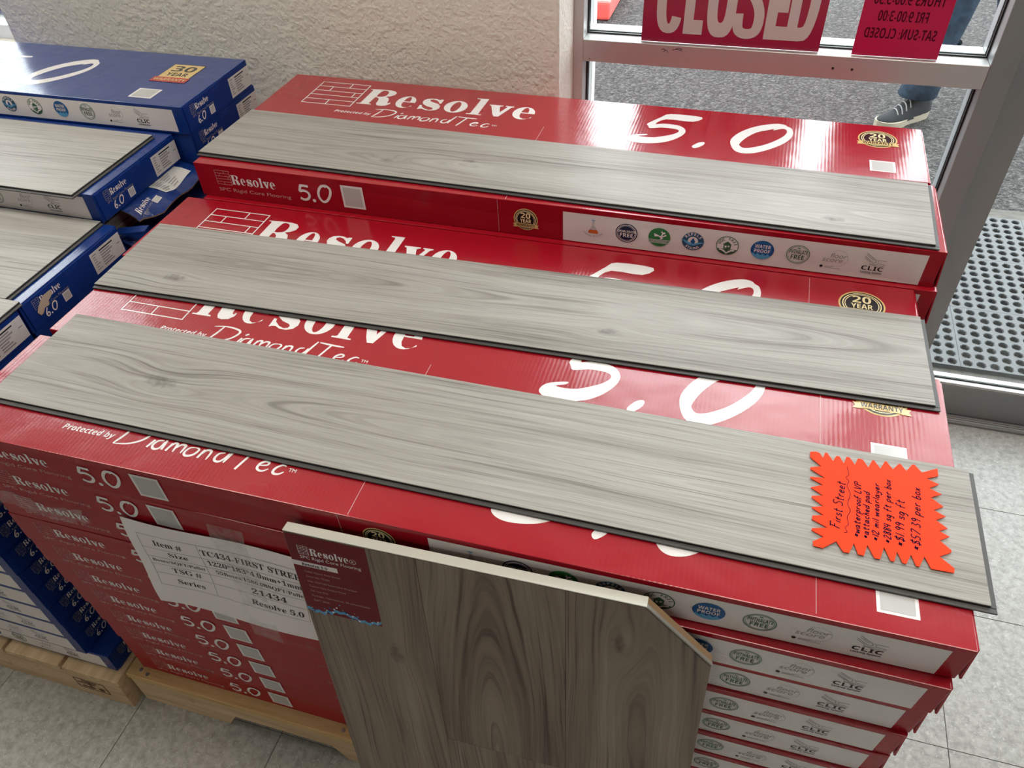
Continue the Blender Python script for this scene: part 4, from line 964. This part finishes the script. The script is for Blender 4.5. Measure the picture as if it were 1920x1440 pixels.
for s, p0, p1, h in (('First Street', (1.0795, .0560), (1.0862, .1245), .0100), ('*waterproof LVP', (1.0990, .0500), (1.1030, .1280), .0072), ('*attached pad', (1.1080, .0505), (1.1115, .1165), .0068), ('*12 mil wearlayer', (1.1180, .0500), (1.1222, .1320), .0070),
                     ('*2884 sq ft per box', (1.1300, .0500), (1.1345, .1405), .0074), ('*$1.99 sq ft', (1.1430, .0490), (1.1470, .1140), .0090), ('*$57.39 per box', (1.1585, .0480), (1.1650, .1365), .0092)):
    hand(P, s, p0, p1, h, .00115)
P.stroke([(1.0884,.1479),(1.0899,.1368),(1.087,.1314),(1.09,.1267),(1.0879,.1192),(1.091,.1079),(1.088,.0937),(1.0905,.0841),(1.0872,.0746),(1.0883,.065),(1.085,.0599),(1.0868,.0542),(1.0837,.0529)], .0006, 'pen')
put('handwriting', P.mesh('handwriting'), tg)

# ================================================================== SAMPLE BOARD leaning on the stack
bo = Matrix(((.9995, .0321, 0, .4756), (.0030, -.0921, -.9957, -.0645), (.0320, -.9952, .0921, .7789), (0, 0, 0, 1)))
# local: x across, y down, z towards the viewer
MB_ = (Vector(bo.col[0][:3]).normalized(), Vector(bo.col[1][:3]).normalized())
zax = MB_[0].cross(MB_[1]); yax = zax.cross(MB_[0])
mw = Matrix(((MB_[0].x, yax.x, zax.x, .4756), (MB_[0].y, yax.y, zax.y, -.0645), (MB_[0].z, yax.z, zax.z, .7789), (0, 0, 0, 1)))
SGN = 1 if zax.y < 0 else -1
BWd, BHt, CX, CY = .4941, .7815, .4212, .0748
out = [(0, 0), (CX, 0), (BWd, CY), (BWd, BHt), (0, BHt)]
sb = put('sample_board', prism('backer', out, 0, SGN*.0085, MT['mdf']), None, label='tall wood look sample board with a cut corner leaning on the red stack', category='sample board')
sb.matrix_world = mw
BD = ((.074, .053, .040), (.212, .165, .127), (.325, .265, .212))
def bmat(k, kn=(), **kw): return wood_mat('brown_oak_%s' % k, *BD, knots=kn, axis='y', seed=20.+ord(k), rough=.42, bigw=.52, **kw)
f0, f1 = SGN*.0086, SGN*.0132
def bplank(poly, mat):
    put('plank', prism('plank', poly, f0, f1, mat), sb)
g_ = .0003
bplank([(.0006, .0006), (.165-g_, .0006), (.165-g_, BHt), (.0006, BHt)], bmat('a', [(.2014, .114, .014)]))
bplank([(.165+g_, .0006), (.336-g_, .0006), (.336-g_, .386-g_), (.165+g_, .386-g_)], bmat('b', [], bend=1.0, coarse=.75, cath=(.240, .47, .085), amp=1.4))
bplank([(.165+g_, .386+g_), (.336-g_, .386+g_), (.336-g_, BHt), (.165+g_, BHt)], bmat('c', [], bend=1.3))
bplank([(.336+g_, .0006), (CX-.002, .0006), (BWd-.0006, CY+.002), (BWd-.0006, BHt), (.336+g_, BHt)], bmat('d', [(.0731, .396, .010)], bend=1.2, cath=(.43, .9, .05)))
put('edge_band', boxes_mesh('edge_band', [((0, -.0018, min(0, SGN*.0132)), (CX, -.0001, max(0, SGN*.0132)))], MT['edgewhite'], .0004), sb)
gv = prism('grey_core_edge', [(CX-.0008, 0), (CX+.0010, -.0010), (BWd+.0008, CY-.0010), (BWd-.0004, CY+.0002)], SGN*.0092, SGN*.0134, plain('grey_cut_edge', (.30, .29, .27), .6))
put('cut_edge', gv, sb)
# printed label in the corner
lo = sb
P = Print((0, 0, SGN*.0133), (1, 0, 0), (0, -1, 0))
q = lambda x, y: (x, -y)
if P.n.z*SGN < 0: P.n = -P.n
P.tri([[q(.0012, .0012), q(.1045, .0012), q(.1035, .147), q(.0010, .147)]], 'labelred' if 'labelred' in MT else 'redink', 0)
brick_mark(P, .0140, -.0345, .0272, -.0200, .0005, 'white', 1)
word_mark(P, .0292, -.0345, .0790, -.0218, 'white', 1); P.ring(.0845, -.0300, .0042, .0037, 'white', 1, 16); P.text('R', .0845, -.0318, .0036, 'white', '', None, 'c', 1)
P.text('SPC Rigid Core Flooring', .0142, -.0425, .0052, 'white', '', .0790, 'l', 1)
P.quad(.0012, -.0575, .0606, -.0490, 'strip', 1); P.text('Resolve 5.0', .0140, -.0560, .0048, 'black', 'bold', .0330, 'l', 2)
for i, s in enumerate(('Color Name: First Street', 'Color No.: TC434', 'Size: 1220*183*5mm/12mil Wearlayer', 'Texture: New Antique Wood', 'Pad: 1mm EVA', 'Package: 12pcs/carton, 50 cartons/pallet', 'SQFT: 28.84')):
    P.text(s, .0142, -.0685-i*.0093, .0032, 'palegrey', '', len(s)*.00196, 'l', 1)
r = random.Random(3)
wv = [(.001+.1025*i/30, -.1395-.0045*math.sin(i*.33)+.002*math.sin(i*1.7)) for i in range(31)]
P.tri([wv+[(x, y-.0055-.001*math.sin(i*2.1)) for i, (x, y) in enumerate(wv)][::-1]], 'skyink', 1)
for i in range(34):
    x = r.uniform(.004, .100); y = -.1395-.0045*math.sin((x-.001)/.1025*30*.33)+r.gauss(.001, .0035); P.disc(x, max(y, -.1465), r.uniform(.0005, .0016), r.choice(['skyink', 'blueink', 'white']), 2, 8)
put('corner_label', P.mesh('corner_label'), sb)

# ================================================================== PAPER SHEET taped to the front row
def pz(a, b):  # a across 0..1, b down 0..1
    x = .2015+.2785*a-.0195*b; z = -.1194+.0029*a-.2116*b-.003*a*b+.8138
    y = -.0612-.0018*math.sin(7*a+3*b)-.0012*math.sin(9*b)-(.006*max(0, .14-a)*max(0, b-.2))*3
    return Vector((x, y, z))
vs, fs = [], []; NX, NY = 24, 16
for j in range(NY+1):
    for i in range(NX+1): vs.append(pz(i/NX, j/NY))
for j in range(NY):
    for i in range(NX): a = j*(NX+1)+i; fs.append((a, a+NX+1, a+NX+2, a+1))
ps = put('paper_sheet', mesh_from('paper_sheet', vs, fs, MT['paper'], smooth=True), None, label='white printed paper sheet taped across the front red cartons', category='paper')
class PaperPrint(Print):
    def P(s, a, b, lay): return pz(a/.2785, -b/.2150) + Vector((0, -.0003*(1+lay), 0))
P = PaperPrint((0, 0, 0), (1, 0, 0), (0, 0, 1)); P.n = Vector((0, -1, 0))
ys = [.0265, .0590, .0830, .1040, .1280, .1600]
for y in ys: P.stroke([(.0185+.24*i/12, -y) for i in range(13)], .0007, 'hairline', 0, False)
for x in (.0185, .1105, .2600): P.stroke([(x, -.0265-(.1335)*i/8) for i in range(9)], .0007, 'hairline', 0, False)
for s, x, y, h, wd in (('Item #', .040, .0500, .0135, .0440), ('Size', .056, .0755, .0120, .0300), ('Boxes/SQFT/Pallet', .0235, .0960, .0078, .0830), ('TSG #', .0480, .1210, .0125, .0460), ('Series', .0490, .1500, .0120, .0440),
                       ('TC434-FIRST STREET', .1130, .0500, .0140, .1600), ('1220*183*4.0mm+1mm', .1165, .0755, .0125, .1440), ('55Boxes/1586.08SQFT/Pallet', .1230, .0970, .0092, .1400), ('21434', .1740, .1240, .0130, .0560), ('Resolve 5.0', .1690, .1520, .0125, .0830)):
    P.text(s, x, -y, h, 'paperink', 'serif', wd, 'l', 0)
put('sheet_print', P.mesh('sheet_print'), ps)
def tape(name, pts, parent):
    n = len(pts)//2; vs = [pz(a, b)+Vector((0, -.0012+(.0015 if b < 0 or b > 1 else 0), 0)) for a, b in pts]
    put('tape', mesh_from('tape', vs, [(i, i+1, n+i+1, n+i) for i in range(n-1)], MT['tape']), parent)
tape('tape', [(.50, -.14), (.50, .0), (.53, .3), (.54, .6), (.55, 1.0), (.55, 1.16), (.68, -.12), (.68, 0), (.70, .3), (.71, .6), (.72, 1.0), (.72, 1.2)], ps)
# wrinkled clear tape across the upper cartons near the printed names
vs, fs = [], []; r = random.Random(8)
for i in range(16):
    x = -.018+.16*i/15
    for k in range(4): vs.append((x, -.0605-.0035*r.random()-.004*(k == 1)-.002, .8138-.128-.030*k/3+.006*math.sin(i*.5)))
for i in range(15):
    for k in range(3): a = i*4+k; fs.append((a, a+4, a+5, a+1))
put('packing_tape', mesh_from('packing_tape', vs, fs, MT['tape']), None, label='wrinkled clear packing tape beside the paper sheet on the red stack', category='tape')

# ================================================================== SIGNS
cs = put('closed_sign', box_mesh('closed_sign', (.6765, YF+.0140, .9080), (1.0290, YF+.0156, 1.150), MT['sign'], .0003), None, label='maroon and white sign reading closed, standing on the middle window rail', category='sign')
P = Print((0, YF+.0140, 0), (1, 0, 0), (0, 0, 1))
zb, zt_, wd = .9260, 1.085, .0190
def obl(x0, x1, z0, z1, a0, a1, n=20): # points of a condensed rounded letter
    cx, rx = (x0+x1)/2, (x1-x0)/2; out = []
    for i in range(n+1):
        t = a0+(a1-a0)*i/n; c, s_ = math.cos(t), math.sin(t)
        out.append((cx+rx*abs(c)**.75*(1 if c > 0 else -1), (z0+z1)/2+(z1-z0)/2*abs(s_)**.55*(1 if s_ > 0 else -1)))
    return out
hw_ = wd/2
P.stroke(obl(.7130+hw_*0, .7560-hw_, zb+hw_, zt_-hw_, .50, 2*PI-.50, 28), wd, 'signwhite', 0, False)
P.tri([[(.7600, zb+.001), (.7980, zb+.001), (.7980, zb+.029), (.7790, zb+.029), (.7790, zt_), (.7600, zt_)]], 'signwhite', 1)
P.tri([obl(.8040, .8600, zb-.002, zt_, 0, 2*PI, 36)[:-1], obl(.8235, .8405, zb+.026, zt_-.026, 0, 2*PI, 24)[:-1]], 'signwhite', 0)
P.stroke([(.9080, zt_-.040), (.9060, zt_-.016), (.8850, zt_-.009), (.8680, zt_-.018), (.8670, zt_-.050), (.8790, zt_-.068), (.8960, zb+.070), (.9050, zb+.045), (.9020, zb+.016), (.8850, zb+.008), (.8680, zb+.016), (.8650, zb+.046)], wd, 'signwhite', 1)
P.tri([[(.9190, zb), (.9610, zb), (.9610, zb+.026), (.9390, zb+.026), (.9390, zb+.052), (.9580, zb+.052), (.9580, zb+.077), (.9390, zb+.077), (.9390, zt_-.026), (.9600, zt_-.026), (.9600, zt_), (.9190, zt_)]], 'signwhite', 0)
dl = [(.9610, zb), (.9850, zb)]+[(.9850+.0290*math.sin(PI*i/14)**.6, zb+(zt_-zb)*(1-math.cos(PI*i/14))/2) for i in range(1, 14)]+[(.9850, zt_), (.9610, zt_)]
di = [(.9800, zb+.026), (.9860, zb+.026)]+[(.9860+.0095*math.sin(PI*i/10)**.6, zb+.026+(zt_-zb-.052)*(1-math.cos(PI*i/10))/2) for i in range(1, 10)]+[(.9860, zt_-.026), (.9800, zt_-.026)]
P.tri([dl, di], 'signwhite', 1)
put('lettering', P.mesh('lettering'), cs)
hs = put('hours_sign', box_mesh('hours_sign', (1.0905, YF+.0125, .9080), (1.2460, YF+.0145, 1.125), MT['hsign'], .0003), None, label='red acrylic opening hours sign seen from behind, on the rail', category='sign')
P = Print((0, YF+.0125, 0), (1, 0, 0), (0, 0, 1))
for s, x, y, wd in (('THURS 9:00-5:30', 1.1690, 1.0030, .124), ('FRI 9:00-3:00', 1.1650, .9735, .088), ('SAT-SUN: CLOSED', 1.1680, .9420, .128)):
    P.text(s, x, y, .0185, 'hink', 'bold', wd, 'c', 0, mirror=True)
put('lettering', P.mesh('lettering'), hs)

# ================================================================== THE PERSON outside the glass
def person():
    G = -.035
    V = {'pel': (1.80, 3.30, .93, .135), 'wai': (1.80, 3.30, 1.08, .125), 'che': (1.79, 3.27, 1.30, .145), 'sho': (1.79, 3.26, 1.45, .10), 'nec': (1.785, 3.25, 1.53, .055), 'hea': (1.775, 3.23, 1.66, .095), 'hd2': (1.77, 3.225, 1.74, .085), 'nos': (1.712, 3.165, 1.655, .022),
         'h1': (1.715, 3.27, .86, .105), 'k1': (1.665, 3.12, .50, .070), 'c1': (1.640, 3.10, .32, .064), 'a1': (1.592, 3.075, .105, .056),
         'h2': (1.885, 3.33, .86, .105), 'k2': (1.850, 3.22, .50, .072), 'c2': (1.915, 3.28, .32, .066), 'a2': (1.995, 3.37, .115, .056),
         's1': (1.62, 3.36, 1.43, .062), 'e1': (1.58, 3.40, 1.16, .046), 'w1': (1.54, 3.30, .93, .030), 'p1': (1.53, 3.27, .86, .030), 's2': (1.95, 3.17, 1.43, .062), 'e2': (2.00, 3.20, 1.16, .046), 'w2': (1.97, 3.11, .93, .030), 'p2': (1.96, 3.08, .86, .030)}
    E = [('pel', 'wai'), ('wai', 'che'), ('che', 'sho'), ('sho', 'nec'), ('nec', 'hea'), ('hea', 'hd2'), ('hea', 'nos'), ('pel', 'h1'), ('h1', 'k1'), ('k1', 'c1'), ('c1', 'a1'), ('pel', 'h2'), ('h2', 'k2'), ('k2', 'c2'), ('c2', 'a2'), ('sho', 's1'), ('s1', 'e1'), ('e1', 'w1'), ('w1', 'p1'), ('sho', 's2'), ('s2', 'e2'), ('e2', 'w2'), ('w2', 'p2')]
    for a, sg in (('1', 1), ('2', -1)):
        px, py, pz_, _ = V['p'+a]
        for k, (dx, ln) in enumerate(((-.024, .066), (-.008, .078), (.008, .074), (.024, .058))):
            V['f%s%d' % (a, k)] = (px+dx, py-.012-.004*k, pz_-.040, .0090); V['g%s%d' % (a, k)] = (px+dx*1.05, py-.030, pz_-.040-ln*.55, .0075)
            E += [('p'+a, 'f%s%d' % (a, k)), ('f%s%d' % (a, k), 'g%s%d' % (a, k))]
        V['t'+a] = (px-.036*sg, py-.028, pz_-.005, .0105); V['u'+a] = (px-.034*sg, py-.050, pz_-.035, .0090)
        E += [('p'+a, 't'+a), ('t'+a, 'u'+a)]
    keys = list(V); me = bpy.data.meshes.new('person'); me.from_pydata([V[k][:3] for k in keys], [(keys.index(a), keys.index(b)) for a, b in E], [])
    o = bpy.data.objects.new('tmp', me); COL.objects.link(o)
    o.modifiers.new('skin', 'SKIN'); sub = o.modifiers.new('sub', 'SUBSURF'); sub.levels = 2; sub.render_levels = 2
    for k, sv in zip(keys, me.skin_vertices[0].data): sv.radius = (V[k][3], V[k][3]*(.8 if k in ('pel', 'wai', 'che', 'sho') else 1)); sv.use_root = k == 'pel'
    bpy.context.view_layer.update()
    m2_ = bpy.data.meshes.new_from_object(o.evaluated_get(bpy.context.evaluated_depsgraph_get()))
    bpy.data.objects.remove(o)
    m2_.materials.clear()
    for m in ('denim', 'jacket', 'skin'): m2_.materials.append(MT[m])
    for p_ in m2_.polygons:
        z = p_.center.z; rr = abs(p_.center.x-1.80)
        arm = z < 1.2 and (p_.center.x < 1.60 and z > .6 or p_.center.x > 1.92 and z > .6)
        p_.material_index = 2 if (z > 1.53 or (arm and z < .94)) else (1 if (z > 1.0 or arm) else 0); p_.use_smooth = True
    po = put('person', m2_, None, label='person in blue jeans and dark sneakers standing on the asphalt outside', category='person')
    hb = bmesh.new(); bmesh.ops.create_uvsphere(hb, u_segments=20, v_segments=12, radius=.103); hm = bpy.data.meshes.new('hair')
    for v in hb.verts: v.co.z *= 1.0; v.co += Vector((1.785, 3.24, 1.715))
    bmesh.ops.delete(hb, geom=[v for v in hb.verts if v.co.z < 1.69 and (v.co.x-1.785)*.68+(v.co.y-3.24)*.73 < 0], context='VERTS')
    hb.to_mesh(hm); hb.free(); hm.materials.append(MT['hair']); put('hair', hm, po)
    # trouser hems
    def cuff(c, r):
        vs, fs = [], []
        for k, (z, rr) in enumerate(((.085, r*1.02), (.09, r*1.12), (.16, r*1.10), (.22, r*1.0), (.30, r*.98))):
            for i in range(18):
                a = 2*PI*i/18; w_ = 1+.06*math.sin(3*a+z*40)
                vs.append((c[0]+(z-.1)*.22+rr*w_*math.cos(a), c[1]+(z-.1)*.1+rr*w_*math.sin(a), z-.012))
        for k in range(4):
            for i in range(18): fs.append((k*18+i, k*18+(i+1) % 18, (k+1)*18+(i+1) % 18, (k+1)*18+i))
        return mesh_from('trouser_hem', vs, fs, MT['denim'], smooth=True)
    put('trouser_hem', cuff((1.602, 3.078), .068), po); put('trouser_hem', cuff((1.995, 3.37), .068), po)
    def shoe(heel, ang):
        L, N = .285, 14
        mw_ = Matrix.Translation((heel[0], heel[1], G)) @ Matrix.Rotation(ang, 4, 'Z')
        so, fs2 = [], []
        outl = [(0, .0), (.01, .030), (.06, .037), (.13, .036), (.19, .046), (.24, .043), (.272, .026), (.285, 0)]
        ol = smooth_line(outl, 4); ol = ol + [(x, -y) for x, y in ol[::-1][1:-1]]
        sole = prism('sole', ol, .002, .030, MT['sole'])
        for v in sole.vertices:
            if v.co.x > .2: v.co.z += (v.co.x-.2)*.12
            if v.co.x < .05 and v.co.z < .01: v.co.x += .006
        up, uf = [], []
        sec = [(.004, .026, .088), (.03, .034, .098), (.07, .036, .102), (.11, .036, .098), (.15, .039, .082), (.19, .042, .064), (.225, .041, .054), (.255, .033, .046), (.272, .020, .038), (.280, .006, .034)]
        for x, hw, hz in sec:
            for k in range(11):
                a = PI*k/10; up.append((x, hw*math.cos(a), .022+(hz-.022)*math.sin(a)**.75+(max(0, x-.2)*.12)))
        for i in range(len(sec)-1):
            for k in range(10): uf.append((i*11+k, i*11+k+1, (i+1)*11+k+1, (i+1)*11+k))
        uf += [tuple(range(11))[::-1], tuple((len(sec)-1)*11+k for k in range(11))]
        um = mesh_from('shoe', up, uf, MT['shoe'], smooth=True)
        s_ = put('shoe', um, po); s_.matrix_world = mw_
        put('sole', sole, s_)
        for x in (.125, .145, .165, .185): put('lace', tube([(x-.004, -.030, .0905-(x-.125)*.52-.012), (x, -.016, .0995-(x-.125)*.56), (x+.006, .0, .1035-(x-.125)*.56), (x+.012, .016, .0975-(x-.125)*.56), (x+.016, .030, .0865-(x-.125)*.52-.010)], .0028, 6, MT['lace'], 'lace'), s_)
    a1 = math.atan2(2.95-3.125, 1.475-1.665)
    shoe((1.665, 3.130), a1); shoe((2.07, 3.44), a1+.25)

person()
